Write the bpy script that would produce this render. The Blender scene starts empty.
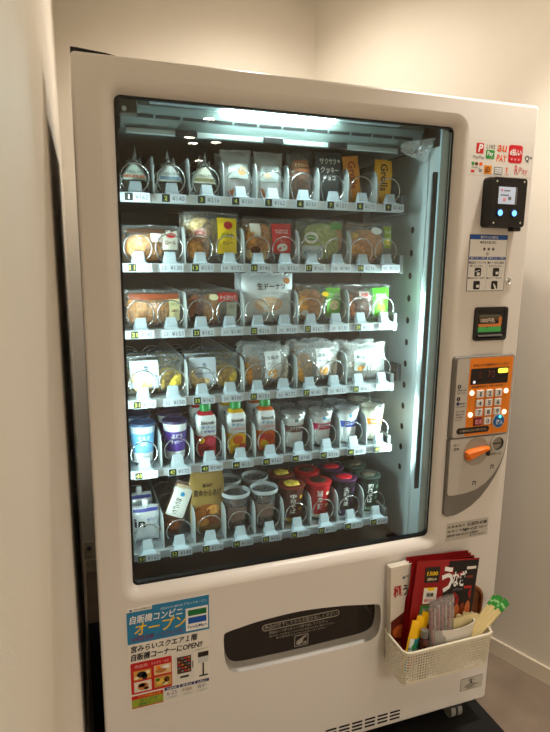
import bpy, bmesh, math, random
from mathutils import Vector, Matrix, noise
from mathutils.geometry import tessellate_polygon

random.seed(7)
scene = bpy.context.scene
COL = scene.collection

# ------------------------------------------------------------------ camera
F_PX = 573.26
CAM_POS = Vector((-0.0185, -1.2601, 1.4470))
cam_d = bpy.data.cameras.new('camera')
cam_d.sensor_fit = 'HORIZONTAL'
cam_d.sensor_width = 36.0
cam_d.lens = F_PX / 550.0 * 36.0
cam_d.clip_start = 0.005
cam_o = bpy.data.objects.new('camera', cam_d)
COL.objects.link(cam_o)
_r = Vector((0.9439, -0.3300, 0.0108)).normalized()
_f = Vector((0.3260, 0.9261, -0.1900)).normalized()
_u = _r.cross(_f).normalized()
cam_o.matrix_world = Matrix(((_r.x, _u.x, -_f.x, CAM_POS.x), (_r.y, _u.y, -_f.y, CAM_POS.y),
                             (_r.z, _u.z, -_f.z, CAM_POS.z), (0, 0, 0, 1)))
scene.camera = cam_o

# ------------------------------------------------------------------ world, lamps, exposure
world = bpy.data.worlds.new('world')
scene.world = world
world.use_nodes = True
world.node_tree.nodes['Background'].inputs[0].default_value = (1.0, 0.85, 0.65, 1)
world.node_tree.nodes['Background'].inputs[1].default_value = 0.02
vs = scene.view_settings
vs.view_transform = 'Standard'
vs.look = 'None'
vs.gamma = 1.0
vs.use_curve_mapping = False
vs.exposure = 0.35
try:
    scene.cycles.use_denoising = True
    scene.cycles.transparent_max_bounces = 24
    scene.cycles.max_bounces = 10
    scene.cycles.sample_clamp_indirect = 4.0
except Exception:
    pass
WARM = (1.0, 0.91, 0.80)
CEIL_Z = 2.6
# the ceiling downlights, real and added: (x, y, power, spot half-cone)
DOWNLIGHTS = [(0.62, 0.64, 38.0, 150), (1.20, -0.15, 72.0, 84), (1.05, -1.50, 9.0, 150), (1.17, -3.85, 132.0, 150), (1.17, -4.72, 66.0, 150),  # lamps by the right wall and behind the viewer are added fill
              (1.26, -5.02, 32.0, 150), (1.48, -4.87, 66.0, 150), (1.56, -6.1, 66.0, 150)]  # leading lamp here is added to double its neighbour's reflection in the glass
LED_POWER = 170.0
LED_SIDE = 270.0
LED_COL = (0.80, 1.0, 0.97)
W = 1.1377          # width of the machine
TOP, BOT = 1.83, 0.09

# ------------------------------------------------------------------ materials
_M = {}
def mat(name, col=(0.8, 0.8, 0.8), rough=0.5, metal=0.0, var=0.0, vscale=20.0, bump=0.0, bscale=200.0,
        emit=None, estr=0.0, coat=0.0, spec=0.5, trans=0.0, ior=1.45):
    if name in _M:
        return _M[name]
    m = bpy.data.materials.new(name)
    m.use_nodes = True
    nt = m.node_tree
    b = nt.nodes['Principled BSDF']
    c4 = (col[0], col[1], col[2], 1)
    b.inputs['Base Color'].default_value = c4
    b.inputs['Roughness'].default_value = rough
    b.inputs['Metallic'].default_value = metal
    b.inputs['Specular IOR Level'].default_value = spec
    b.inputs['Coat Weight'].default_value = coat
    b.inputs['Transmission Weight'].default_value = trans
    b.inputs['IOR'].default_value = ior
    if emit:
        b.inputs['Emission Color'].default_value = (emit[0], emit[1], emit[2], 1)
        b.inputs['Emission Strength'].default_value = estr
    if var > 0 or bump > 0:
        tc = nt.nodes.new('ShaderNodeTexCoord')
    if var > 0:
        n = nt.nodes.new('ShaderNodeTexNoise')
        n.inputs['Scale'].default_value = vscale
        n.inputs['Detail'].default_value = 4
        nt.links.new(tc.outputs['Object'], n.inputs['Vector'])
        mr = nt.nodes.new('ShaderNodeMapRange')
        mr.inputs[1].default_value = 0.3
        mr.inputs[2].default_value = 0.7
        mr.inputs[3].default_value = 1 - var
        mr.inputs[4].default_value = 1 + var
        nt.links.new(n.outputs['Fac'], mr.inputs[0])
        mx = nt.nodes.new('ShaderNodeVectorMath')
        mx.operation = 'SCALE'
        mx.inputs[0].default_value = col
        nt.links.new(mr.outputs[0], mx.inputs['Scale'])
        nt.links.new(mx.outputs[0], b.inputs['Base Color'])
    if bump > 0:
        n2 = nt.nodes.new('ShaderNodeTexNoise')
        n2.inputs['Scale'].default_value = bscale
        n2.inputs['Detail'].default_value = 3
        nt.links.new(tc.outputs['Object'], n2.inputs['Vector'])
        bp = nt.nodes.new('ShaderNodeBump')
        bp.inputs['Strength'].default_value = bump
        bp.inputs['Distance'].default_value = 0.01
        nt.links.new(n2.outputs['Fac'], bp.inputs['Height'])
        nt.links.new(bp.outputs[0], b.inputs['Normal'])
    _M[name] = m
    return m

def film(name, tint=(1, 1, 1), haze=0.06, gloss=0.10, rough=0.12):
    """thin clear sheet: transparent + fresnel gloss + a little white haze"""
    if name in _M:
        return _M[name]
    m = bpy.data.materials.new(name)
    m.use_nodes = True
    nt = m.node_tree
    for n in list(nt.nodes):
        if n.type != 'OUTPUT_MATERIAL':
            nt.nodes.remove(n)
    out = [n for n in nt.nodes if n.type == 'OUTPUT_MATERIAL'][0]
    tr = nt.nodes.new('ShaderNodeBsdfTransparent')
    tr.inputs[0].default_value = (tint[0], tint[1], tint[2], 1)
    df = nt.nodes.new('ShaderNodeBsdfDiffuse')
    df.inputs[0].default_value = (0.85, 0.88, 0.88, 1)
    m1 = nt.nodes.new('ShaderNodeMixShader')
    m1.inputs[0].default_value = haze
    nt.links.new(tr.outputs[0], m1.inputs[1])
    nt.links.new(df.outputs[0], m1.inputs[2])
    gl = nt.nodes.new('ShaderNodeBsdfGlossy')
    gl.inputs['Roughness'].default_value = rough
    fr = nt.nodes.new('ShaderNodeFresnel')
    fr.inputs[0].default_value = 1.45
    ad = nt.nodes.new('ShaderNodeMath')
    ad.operation = 'MULTIPLY_ADD'
    ad.inputs[1].default_value = 1.0
    ad.inputs[2].default_value = gloss
    ad.use_clamp = True
    nt.links.new(fr.outputs[0], ad.inputs[0])
    m2 = nt.nodes.new('ShaderNodeMixShader')
    nt.links.new(ad.outputs[0], m2.inputs[0])
    nt.links.new(m1.outputs[0], m2.inputs[1])
    nt.links.new(gl.outputs[0], m2.inputs[2])
    if haze > 0.03:
        tc = nt.nodes.new('ShaderNodeTexCoord')
        no = nt.nodes.new('ShaderNodeTexNoise')
        no.inputs['Scale'].default_value = 55
        no.inputs['Distortion'].default_value = 1.2
        nt.links.new(tc.outputs['Object'], no.inputs['Vector'])
        bp = nt.nodes.new('ShaderNodeBump')
        bp.inputs['Strength'].default_value = 0.95
        bp.inputs['Distance'].default_value = 0.01
        nt.links.new(no.outputs['Fac'], bp.inputs['Height'])
        nt.links.new(bp.outputs[0], gl.inputs['Normal'])
        nt.links.new(bp.outputs[0], fr.inputs['Normal'])
    nt.links.new(m2.outputs[0], out.inputs[0])
    _M[name] = m
    return m

def C(name, r, g, b, rough=0.45, **k):
    """colour given in sRGB 0..255"""
    def l(c):
        c /= 255.0
        return c / 12.92 if c <= 0.04045 else ((c + 0.055) / 1.055) ** 2.4
    return mat(name, (l(r), l(g), l(b)), rough, **k)

WHITE = C('print_white', 240, 240, 238)
BLACK = C('print_black', 22, 22, 24)
GREY = C('print_grey', 120, 120, 120)
RED = C('print_red', 205, 28, 35)
BLUE = C('print_blue', 25, 85, 175)
SKY = C('print_sky', 40, 140, 190)
GREEN = C('print_green', 45, 150, 60)
YELLOW = C('print_yellow', 250, 205, 20)
ORANGE = C('print_orange', 240, 130, 25)
PURPLE = C('print_purple', 95, 55, 150)
BROWN = C('print_brown', 95, 50, 25)
CREAM = C('print_cream', 240, 225, 180)
PINK = C('print_pink', 235, 150, 160)
FILM = film('clear_film', haze=0.05, gloss=0.08, rough=0.16)
MACHINE = C('machine_paint', 226, 222, 216, rough=0.33, var=0.02, vscale=3, bump=0.02, bscale=400)
BLACKP = C('black_plastic', 18, 18, 20, rough=0.35, var=0.2, vscale=30)
STEEL = mat('bright_steel', (0.80, 0.82, 0.82), 0.22, 1.0, var=0.05)
ALU = mat('aluminium', (0.42, 0.45, 0.47), 0.38, 0.6, var=0.05, vscale=60)
PWH = C('plain_white', 225, 228, 226)
TAGW = C('tag_white', 184, 191, 198, rough=0.4)

# ------------------------------------------------------------------ mesh builder
WPOS = {}
class MB:
    def __init__(s):
        s.v, s.f, s.m, s.s, s.mats = [], [], [], [], []
    def mi(s, m):
        if m not in s.mats:
            s.mats.append(m)
        return s.mats.index(m)
    def add(s, vs, fs, m, M=None, smooth=False):
        o = len(s.v)
        if M is not None:
            vs = [M @ Vector(v) for v in vs]
        s.v.extend(tuple(v) for v in vs)
        k = s.mi(m)
        for f in fs:
            s.f.append([i + o for i in f])
            s.m.append(k)
            s.s.append(smooth)
        return s
    def box(s, x0, x1, y0, y1, z0, z1, m, M=None, bev=0.0):
        if bev <= 0:
            vs = [(x, y, z) for x in (x0, x1) for y in (y0, y1) for z in (z0, z1)]
            fs = [(0, 1, 3, 2), (4, 6, 7, 5), (0, 4, 5, 1), (2, 3, 7, 6), (0, 2, 6, 4), (1, 5, 7, 3)]
            return s.add(vs, fs, m, M)
        bm = bmesh.new()
        bmesh.ops.create_cube(bm, size=1.0)
        for v in bm.verts:
            v.co = Vector(((x0 + x1) / 2 + v.co.x * (x1 - x0), (y0 + y1) / 2 + v.co.y * (y1 - y0), (z0 + z1) / 2 + v.co.z * (z1 - z0)))
        bmesh.ops.bevel(bm, geom=list(bm.edges), offset=bev, segments=2, profile=0.5, affect='EDGES')
        bm.verts.ensure_lookup_table()
        vs = [tuple(v.co) for v in bm.verts]
        fs = [[v.index for v in f.verts] for f in bm.faces]
        bm.free()
        return s.add(vs, fs, m, M)
    def prism(s, pts, y0, y1, m, M=None, side=None, smooth_side=False):
        """outline in (x, z), extruded from y0 (front) to y1"""
        n = len(pts)
        vs = [(p[0], y0, p[1]) for p in pts] + [(p[0], y1, p[1]) for p in pts]
        s.add(vs, [list(range(n)), list(range(2 * n - 1, n - 1, -1))], m, M)
        s.add(vs, [(i, (i + 1) % n, n + (i + 1) % n, n + i) for i in range(n)], side or m, M, smooth_side)
        return s
    def flat(s, pts, y, m, M=None):
        return s.add([(p[0], y, p[1]) for p in pts], [list(range(len(pts)))], m, M)
    def rect(s, x0, x1, z0, z1, y, m, M=None):
        return s.flat([(x0, z0), (x1, z0), (x1, z1), (x0, z1)], y, m, M)
    def loops(s, rings, m, M=None, smooth=True, close=True):
        n = len(rings[0])
        vs = [p for r in rings for p in r]
        fs = []
        for a in range(len(rings) - 1):
            for i in range(n if close else n - 1):
                j = (i + 1) % n
                fs.append((a * n + i, a * n + j, (a + 1) * n + j, (a + 1) * n + i))
        return s.add(vs, fs, m, M, smooth)
    def tube(s, path, r, m, n=6, M=None, cap=True, closed=False):
        path = [Vector(p) for p in path]
        rings = []
        N = len(path)
        up = None
        for i, p in enumerate(path):
            a = path[(i - 1) % N] if (closed or i > 0) else p
            b = path[(i + 1) % N] if (closed or i < N - 1) else p
            t = (b - a).normalized()
            if up is None:
                up = Vector((0, 0, 1)) if abs(t.z) < 0.9 else Vector((1, 0, 0))
            sx = t.cross(up).normalized()
            up = sx.cross(t).normalized()
            rr = r[i] if isinstance(r, (list, tuple)) else r
            rings.append([p + sx * (rr * math.cos(2 * math.pi * k / n)) + up * (rr * math.sin(2 * math.pi * k / n)) for k in range(n)])
        if closed:
            rings.append(rings[0])
        s.loops(rings, m, M)
        if cap and not closed:
            s.add(rings[0], [list(range(n))], m, M)
            s.add(rings[-1], [list(range(n - 1, -1, -1))], m, M)
        return s
    def lathe(s, prof, m, n=24, cx=0, cy=0, M=None, mats=None, sx=1.0, sy=1.0):
        """prof: list of (r, z); mats: material for each band between two profile points"""
        ring = [[(cx + sx * r * math.cos(2 * math.pi * k / n), cy + sy * r * math.sin(2 * math.pi * k / n), z) for k in range(n)] for r, z in prof]
        for i in range(len(prof) - 1):
            s.loops([ring[i], ring[i + 1]], (mats[i] if mats else m), M)
        return s
    def build(s, name, parent=None, origin=None, kind=None):
        if origin is None:
            xs = [v[0] for v in s.v]; ys = [v[1] for v in s.v]; zs = [v[2] for v in s.v]
            origin = Vector(((min(xs) + max(xs)) / 2, (min(ys) + max(ys)) / 2, min(zs)))
        origin = Vector(origin)
        me = bpy.data.meshes.new(name)
        me.from_pydata([(v[0] - origin.x, v[1] - origin.y, v[2] - origin.z) for v in s.v], [], s.f)
        for m in s.mats:
            me.materials.append(m)
        me.polygons.foreach_set('material_index', s.m)
        me.polygons.foreach_set('use_smooth', s.s)
        me.update()
        o = bpy.data.objects.new(name, me)
        COL.objects.link(o)
        place(o, origin, parent)
        if kind:
            o['kind'] = kind
        return o

def place(o, wloc, parent):
    WPOS[o.name] = Vector(wloc)
    if parent:
        o.parent = parent
        o.location = Vector(wloc) - WPOS[parent.name]
    else:
        o.location = wloc

def thing(name, label, cat, loc, group=None):
    o = bpy.data.objects.new(name, None)
    o.empty_display_size = 0.05
    COL.objects.link(o)
    place(o, Vector(loc), None)
    return tag(o, label, cat, group)
def tag(o, label, cat, group=None):
    o['label'] = label
    o['category'] = cat
    if group:
        o['group'] = group
    return o
def struct(o, label):
    o['kind'] = 'structure'
    o['label'] = label
    o['category'] = o.name.split('_')[0]
    return o
def copy_part(src, parent, off):
    o = src.copy()
    COL.objects.link(o)
    place(o, WPOS[src.name] + Vector(off), parent)
    return o

# ------------------------------------------------------------------ lettering
_T = {}
def glyphs(text, bold=0.0):
    k = (text, bold)
    if k not in _T:
        c = bpy.data.curves.new('lettering', 'FONT')
        c.body = text
        c.resolution_u = 2
        c.offset = bold
        o = bpy.data.objects.new('lettering', c)
        COL.objects.link(o)
        dg = bpy.context.evaluated_depsgraph_get()
        me = bpy.data.meshes.new_from_object(o.evaluated_get(dg))
        vs = [(v.co.x, v.co.y) for v in me.vertices]
        fs = [list(p.vertices) for p in me.polygons]
        bpy.data.objects.remove(o)
        bpy.data.curves.remove(c)
        bpy.data.meshes.remove(me)
        xs = [v[0] for v in vs]; ys = [v[1] for v in vs]
        x0, x1, y0, y1 = min(xs), max(xs), min(ys), max(ys)
        _T[k] = ([((x - x0) / (x1 - x0), (y - y0) / (y1 - y0)) for x, y in vs], fs, (x1 - x0) / (y1 - y0))
    return _T[k]
def text(mb, s, x0, x1, z0, z1, y, m, bold=0.012, shear=0.0, M=None, surf=None, rot=False):
    """flat lettering filling the box x0..x1, z0..z1 at depth y; surf(x, z) -> point lays it on a curved face"""
    vs, fs, _ = glyphs(s, bold)
    out = []
    for a, b in vs:
        if rot:
            a, b = b, 1 - a
        x = x0 + (x1 - x0) * a + shear * (z1 - z0) * b
        z = z0 + (z1 - z0) * b
        out.append(surf(x, z) if surf else (x, y, z))
    return mb.add(out, fs, m, M)
def rrect(x0, x1, z0, z1, r, n=6):
    pts = []
    for cx, cz, a0 in ((x1 - r, z1 - r, 0), (x0 + r, z1 - r, 90), (x0 + r, z0 + r, 180), (x1 - r, z0 + r, 270)):
        for k in range(n + 1):
            a = math.radians(a0 + 90 * k / n)
            pts.append((cx + r * math.cos(a), cz + r * math.sin(a)))
    return pts
def circ(cx, cz, r, n=20):
    return [(cx + r * math.cos(2 * math.pi * k / n), cz + r * math.sin(2 * math.pi * k / n)) for k in range(n)]
def at_y(pts, y):
    return [(p[0], y, p[1]) for p in pts]
def holed(mb, outer, holes, y, m):
    polys = [[Vector((p[0], p[1], 0)) for p in outer]] + [[Vector((p[0], p[1], 0)) for p in h] for h in holes]
    tris = tessellate_polygon(polys)
    flatp = [v for p in polys for v in p]
    mb.add([(v.x, y, v.y) for v in flatp], [list(t) for t in tris], m)
def smooth_path(pts, n=6):
    """closed Catmull-Rom through pts"""
    out = []
    N = len(pts)
    for i in range(N):
        p0, p1, p2, p3 = (Vector(pts[(i + k - 1) % N]) for k in range(4))
        for k in range(n):
            t = k / n
            out.append(tuple(0.5 * ((2 * p1) + (p2 - p0) * t + (2 * p0 - 5 * p1 + 4 * p2 - p3) * t * t + (3 * p1 - p0 - 3 * p2 + p3) * t ** 3)))
    return out

# ================================================================== THE ROOM
WALL = C('wall_cream_paint', 229, 221, 208, rough=0.62, var=0.025, vscale=4, bump=0.05, bscale=260)
TRIM = C('trim_cream', 225, 215, 195, rough=0.45, var=0.02)
FLOORM = C('floor_vinyl_taupe', 138, 122, 106, rough=0.55, var=0.18, vscale=7, bump=0.05, bscale=120)
CEILM = C('ceiling_white', 235, 230, 220, rough=0.8, var=0.02)
def wall(name, a, b, z0, z1, th, m, label, proud=0.0):
    a, b = Vector(a), Vector(b)
    d = (b - a).normalized()
    nrm = Vector((d.y, -d.x))            # points outwards (room lies to the left of a->b when th>0)
    a2, b2 = a - nrm * proud, b - nrm * proud
    mb = MB()
    vs = []
    for z in (z0, z1):
        for p in (a2, b2, b2 + nrm * th, a2 + nrm * th):
            vs.append((p.x, p.y, z))
    mb.add(vs, [(0, 3, 2, 1), (4, 5, 6, 7), (0, 1, 5, 4), (1, 2, 6, 5), (2, 3, 7, 6), (3, 0, 4, 7)], m)
    return struct(mb.build(name), label)
LA, LB = (-0.033, 1.310), (-0.147, -7.5)
RB = (1.017, 1.214)
RC = (2.275, -2.0)
wall('wall_left', LA, LB, 0, CEIL_Z, 0.1, WALL, 'cream painted wall running along the left side of the machine')
wall('wall_back', RB, LA, 0, CEIL_Z, 0.1, WALL, 'cream painted wall behind the vending machine')
wall('wall_right', RC, RB, 0, CEIL_Z, 0.1, WALL, 'cream painted wall to the right of the machine')
wall('wall_right_far', (2.9, -7.5), (2.9, -2.0), 0, CEIL_Z, 0.1, WALL, 'cream wall further along the corridor behind the viewer')
wall('wall_right_return', (2.9, -2.0), RC, 0, CEIL_Z, 0.1, WALL, 'short return of the right wall behind the viewer')
wall('wall_front', LB, (2.9, -7.5), 0, CEIL_Z, 0.1, WALL, 'cream wall at the far end behind the viewer')
wall('baseboard_left', LA, LB, 0, 0.06, 0.012, TRIM, 'low cream skirting along the left wall', 0.006)
wall('baseboard_back', RB, LA, 0, 0.06, 0.012, TRIM, 'low cream skirting along the back wall', 0.008)
wall('baseboard_right', RC, RB, 0, 0.06, 0.012, TRIM, 'low cream skirting along the right wall', 0.010)
mb = MB(); mb.box(-0.3, 3.0, -7.6, 1.45, -0.05, 0, FLOORM)
struct(mb.build('floor'), 'taupe speckled vinyl floor')
mb = MB(); mb.box(-0.3, 3.0, -7.6, 1.45, CEIL_Z, CEIL_Z + 0.05, CEILM)
struct(mb.build('ceiling'), 'white ceiling with recessed downlights')

# recessed downlights in the ceiling, real and added alike, each with its own lamp
GLOWW = mat('lamp_glow', (1, 1, 1), 0.5, emit=(1.0, 0.86, 0.66), estr=90.0)
RIMM = C('lamp_rim_white', 235, 232, 225, rough=0.4)
dl_words = ['above the rear of the machine', 'added near the right wall to brighten it', 'added unseen behind the viewer to light the machine front', 'third along the corridor ceiling', 'fourth along the corridor ceiling',
            'added beside the fourth to double its reflection in the glass', 'right of the fourth corridor lamp', 'last one before the far wall']
for i, (x, y, pw, cone) in enumerate(DOWNLIGHTS):
    t = thing('ceiling_downlight', 'round recessed warm ceiling downlight, ' + dl_words[i], 'ceiling light', (x, y, CEIL_Z), 'ceiling downlights')
    mb = MB()
    mb.lathe([(0.075, CEIL_Z), (0.075, CEIL_Z - 0.006), (0.062, CEIL_Z - 0.006), (0.052, CEIL_Z - 0.001)], RIMM, 24, x, y)
    mb.build('trim_ring', t)
    mb = MB()
    mb.add([(p[0], p[1], CEIL_Z - 0.0015) for p in circ(x, y, 0.052, 20)], [list(range(20))], GLOWW)
    mb.build('lamp_disc', t)
    ld = bpy.data.lights.new('downlight_lamp', 'SPOT')
    ld.energy = pw
    ld.color = WARM
    ld.spot_size = math.radians(cone)
    ld.spot_blend = 0.7
    ld.shadow_soft_size = 0.05
    lo = bpy.data.objects.new('downlight_lamp', ld)
    COL.objects.link(lo)
    place(lo, (x, y, CEIL_Z - 0.012), t)

# wall socket on the back wall in the gap beside the machine
t = thing('wall_socket', 'small round grey socket low on the wall behind the machine', 'socket', (-0.012, 1.3015, 0.10))
mb = MB(); mb.prism(rrect(-0.03, 0.012, 0.085, 0.15, 0.004), 1.2995, 1.306, TRIM); mb.build('plate', t)
mb = MB(); mb.prism(circ(-0.010, 0.118, 0.011), 1.2975, 1.2995, GREY); mb.build('outlet', t)

# black mat under the machine
MATM = C('mat_black_rubber', 14, 13, 13, rough=0.7, var=0.25, vscale=60, bump=0.1, bscale=300)
mb = MB(); mb.box(-0.028, 1.172, -0.17, 0.90, 0, 0.005, MATM)
tag(mb.build('floor_mat'), 'thin black rubber mat under the vending machine', 'mat')

# ================================================================== THE VENDING MACHINE
VM = thing('vending_machine', 'tall white food vending machine with a lit glass front and six stocked shelves', 'vending machine', (W / 2, 0.4, 0))
GX0, GX1, GZ0, GZ1 = 0.080, 0.8995, 0.667, 1.7635
# ---- door
glass_out = rrect(GX0 - 0.028, GX1 + 0.028, GZ0 - 0.028, GZ1 + 0.028, 0.042, 8)
flap_pts = [(0.296, 0.497), (0.303, 0.508), (0.345, 0.515), (0.392, 0.521), (0.503, 0.5255), (0.619, 0.516), (0.690, 0.505), (0.732, 0.498), (0.743, 0.489), (0.747, 0.460),
            (0.746, 0.431), (0.737, 0.401), (0.704, 0.387), (0.620, 0.384), (0.505, 0.382), (0.400, 0.383), (0.335, 0.386), (0.310, 0.400), (0.299, 0.431), (0.296, 0.465)]
flap_out = smooth_path(flap_pts, 4)
mb = MB()
holed(mb, rrect(0.006, W - 0.006, BOT + 0.006, TOP - 0.006, 0.006, 4), [glass_out, flap_out], 0.0, MACHINE)
edge = []
for ins, y in ((0.006, 0.0), (0.0025, 0.001), (0.0006, 0.003), (0.0, 0.007), (0.0, 0.10)):
    edge.append(at_y(rrect(ins, W - ins, BOT + ins, TOP - ins, 0.006 if ins > 0.005 else 0.009, 4), y))
mb.loops(edge, MACHINE)
mb.add(edge[-1], [], MACHINE)
rings = []
for e, y in ((0.028, 0.0), (0.022, 0.0008), (0.015, 0.0035), (0.008, 0.009), (0.003, 0.016), (0.0, 0.024)):
    rings.append(at_y(rrect(GX0 - e, GX1 + e, GZ0 - e, GZ1 + e, 0.014 + e, 8), y))
mb.loops(rings, MACHINE)
mb.build('door_panel', VM)
# recess walls of the delivery opening
FLAPW = C('flap_recess_grey', 150, 146, 138, rough=0.35)
FLAPB = C('flap_dark_brown', 26, 19, 16, rough=0.16, coat=0.3)
cxf = sum(p[0] for p in flap_out) / len(flap_out); czf = sum(p[1] for p in flap_out) / len(flap_out)
def fscale(sx, sz, dz=0):
    return [(cxf + (p[0] - cxf) * sx, czf + dz + (p[1] - czf) * sz) for p in flap_out]
mb = MB()
f_in = fscale(0.975, 0.86, 0.004)
mb.loops([at_y(flap_out, 0.0), at_y(fscale(0.992, 0.965, 0.001), 0.006), at_y(fscale(0.982, 0.89, 0.004), 0.022), at_y(f_in, 0.024)], FLAPW)
flap = mb.build('delivery_flap', VM)
mb = MB(); mb.flat(f_in, 0.0235, FLAPB)
mb.build('flap_window', flap)
mb = MB()
yp = 0.0225
LET = C('flap_print_grey', 158, 152, 142)
pill = rrect(0.405, 0.630, 0.4705, 0.491, 0.0102, 6)
pin = rrect(0.408, 0.627, 0.4735, 0.488, 0.007, 6)
n = len(pill)
mb.add(at_y(pill, yp) + at_y(pin, yp), [(i, (i + 1) % n, n + (i + 1) % n, n + i) for i in range(n)], LET)
text(mb, '商品が落下してからお取り出しください', 0.413, 0.622, 0.4755, 0.4865, yp, LET)
text(mb, '商品は一つずつゆっくり取り出してください。', 0.425, 0.595, 0.4585, 0.4675, yp, LET)
text(mb, '(取り出し口が閉まってから次の商品をお買い求めください)', 0.425, 0.615, 0.449, 0.455, yp, LET)
text(mb, '飲食物以外のものを入れないでください', 0.445, 0.590, 0.441, 0.4465, yp, LET)
icon = rrect(0.497, 0.538, 0.404, 0.438, 0.003, 3); icon2 = rrect(0.499, 0.536, 0.406, 0.436, 0.002, 3)
n = len(icon)
mb.add(at_y(icon, yp) + at_y(icon2, yp), [(i, (i + 1) % n, n + (i + 1) % n, n + i) for i in range(n)], LET)
mb.flat([(0.503, 0.41), (0.512, 0.408), (0.522, 0.414), (0.523, 0.424), (0.533, 0.431), (0.531, 0.434), (0.518, 0.429), (0.510, 0.424), (0.504, 0.421)], yp, LET)
mb.flat([(0.520, 0.409), (0.532, 0.409), (0.532, 0.418), (0.526, 0.414)], yp, LET)
mb.build('flap_lettering', flap)

# ---- gasket and glass
mb = MB()
g1 = rrect(GX0, GX1, GZ0, GZ1, 0.014, 8); g2 = rrect(GX0 + 0.005, GX1 - 0.0025, GZ0 + 0.006, GZ1 - 0.004, 0.010, 8)
mb.loops([at_y(g1, 0.0235), at_y(g2, 0.0235), at_y(g2, 0.036)], BLACKP, smooth=False)
mb.build('gasket', VM)
GLASS = film('pane_glass', tint=(0.93, 0.975, 0.965), haze=0.0, gloss=0.0, rough=0.004)
mb = MB(); mb.box(GX0 + 0.003, GX1 - 0.003, 0.027, 0.032, GZ0 + 0.004, GZ1 - 0.003, GLASS)
mb.build('glass_pane', VM)

# ---- cabinet behind the door
CAB = C('cabinet_dark_grey', 40, 38, 37, rough=0.5, var=0.1)
LINING = C('lining_shaded_grey', 62, 58, 55, rough=0.5, var=0.05)  # white lining painted dark grey to stand for the dim interior
PALE = C('inner_panel_pale', 192, 203, 205, rough=0.32, var=0.02)
mb = MB()
for b in ((0.014, 0.060, 0.101, 0.86, 0.07, 1.80), (0.914, 1.124, 0.101, 0.86, 0.07, 1.80), (0.060, 0.914, 0.78, 0.86, 0.07, 1.80),
          (0.060, 0.914, 0.101, 0.78, 0.07, 0.585), (0.060, 0.914, 0.101, 0.78, 1.79, 1.80)):
    mb.box(*b, CAB)
mb.build('cabinet', VM)
mb = MB()
x0, x1, y0, y1, z0, z1 = 0.066, 0.911, 0.034, 0.74, 0.590, 1.788
mb.add([(x0, y0, z0), (x1, y0, z0), (x1, y1, z0), (x0, y1, z0), (x0, y0, z1), (x1, y0, z1), (x1, y1, z1), (x0, y1, z1)],
       [(0, 1, 2, 3), (4, 7, 6, 5), (3, 2, 6, 7), (0, 3, 7, 4), (1, 5, 6, 2)], LINING)
# door inner frame returns (pale metal ring just inside the glass)
mb.build('interior_lining', VM)
FRAMEB = C('inner_frame_blue_grey', 184, 208, 220, rough=0.3)
mb = MB(); mb.box(0.8755, 0.9085, 0.0375, 0.0445, 0.60, 1.78, FRAMEB); mb.build('inner_frame_post', VM)
mb = MB(); mb.box(0.0665, 0.0755, 0.0375, 0.052, 0.60, 1.78, C('inner_frame_dark', 60, 62, 62)); mb.build('inner_frame_post', VM)
mb = MB()
mb.box(0.886, 0.8975, 0.053, 0.46, 0.60, 1.725, PALE, bev=0.001)
mb.box(0.882, 0.887, 0.10, 0.118, 0.60, 1.725, PALE, bev=0.001)
sp = mb.build('side_panel', VM)
HOLE = C('hole_black', 12, 14, 15, rough=0.8)
hole0 = None
for k in range(12):
    z = 1.5195 - 0.0632 * (k + 0)
    if k > 0 and z < 0.80: break
    if hole0 is None:
        mb = MB(); mb.add([(0.8853, 0.164 + 0.0085 * math.cos(a * math.pi / 8), z + 0.0098 * math.sin(a * math.pi / 8)) for a in range(16)], [list(range(16))], HOLE)
        hole0 = mb.build('hole', sp, origin=(0.8853, 0.164, z)); zz = z
    else:
        copy_part(hole0, sp, (0, 0, z - zz))
mb = MB()
mb.box(0.872, 0.886, 0.185, 0.235, 1.083, 1.135, C('bracket_dark', 70, 76, 78, rough=0.4), bev=0.002)
for dy in (0.195, 0.21, 0.224):
    mb.box(0.870, 0.873, dy, dy + 0.006, 1.10, 1.118, STEEL)
mb.build('shelf_bracket', VM)

# ---- interior LED bars (two upright ones inside the door frame, one tube under the roof)
LEDM = mat('led_emission', (1, 1, 1), 0.4, emit=LED_COL, estr=LED_POWER)
LEDL = mat('led_left_emission', (1, 1, 1), 0.4, emit=LED_COL, estr=LED_SIDE * 0.40)
LEDS = mat('led_side_emission', (1, 1, 1), 0.4, emit=LED_COL, estr=LED_SIDE)
HOUS = C('led_housing', 60, 66, 70, rough=0.35, metal=0.4)
def upright_led(x, inward, z0, z1, zb0, zb1):
    mb = MB()
    mb.box(min(x, x + 0.012 * -inward), max(x, x + 0.012 * -inward), 0.055, 0.085, z0, z1, C('led_channel', 150, 160, 164, rough=0.3, metal=0.5), bev=0.001)
    mb.box(min(x, x + 0.016 * inward), max(x, x + 0.005 * inward), 0.0530, 0.0565, z0, z1, HOUS)
    o = mb.build('led_bar', VM)
    for a, b in zip(zb0, zb1):
        mb = MB()
        xa = x + 0.004 * inward
        mb.add([(xa, 0.060, a), (xa, 0.074, a), (xa, 0.074, b), (xa, 0.060, b)], [(0, 1, 2, 3)], LEDS if inward < 0 else LEDL)
        mb.build('led_strip', o)
    return o
upright_led(0.884, -1, 0.80, 1.66, (0.86, 1.17), (1.06, 1.36))
upright_led(0.069, 1, 0.70, 1.66, (0.80, 1.06, 1.34), (1.00, 1.28, 1.58))
mb = MB()
mb.box(0.16, 0.78, 0.072, 0.094, 1.768, 1.782, C('led_channel', 150, 160, 164))
o = mb.build('led_bar', VM)
mb = MB()
mb.tube([(0.325, 0.080, 1.7635), (0.60, 0.080, 1.7635)], 0.0042, LEDM, n=10)
mb.build('led_tube', o)
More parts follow.
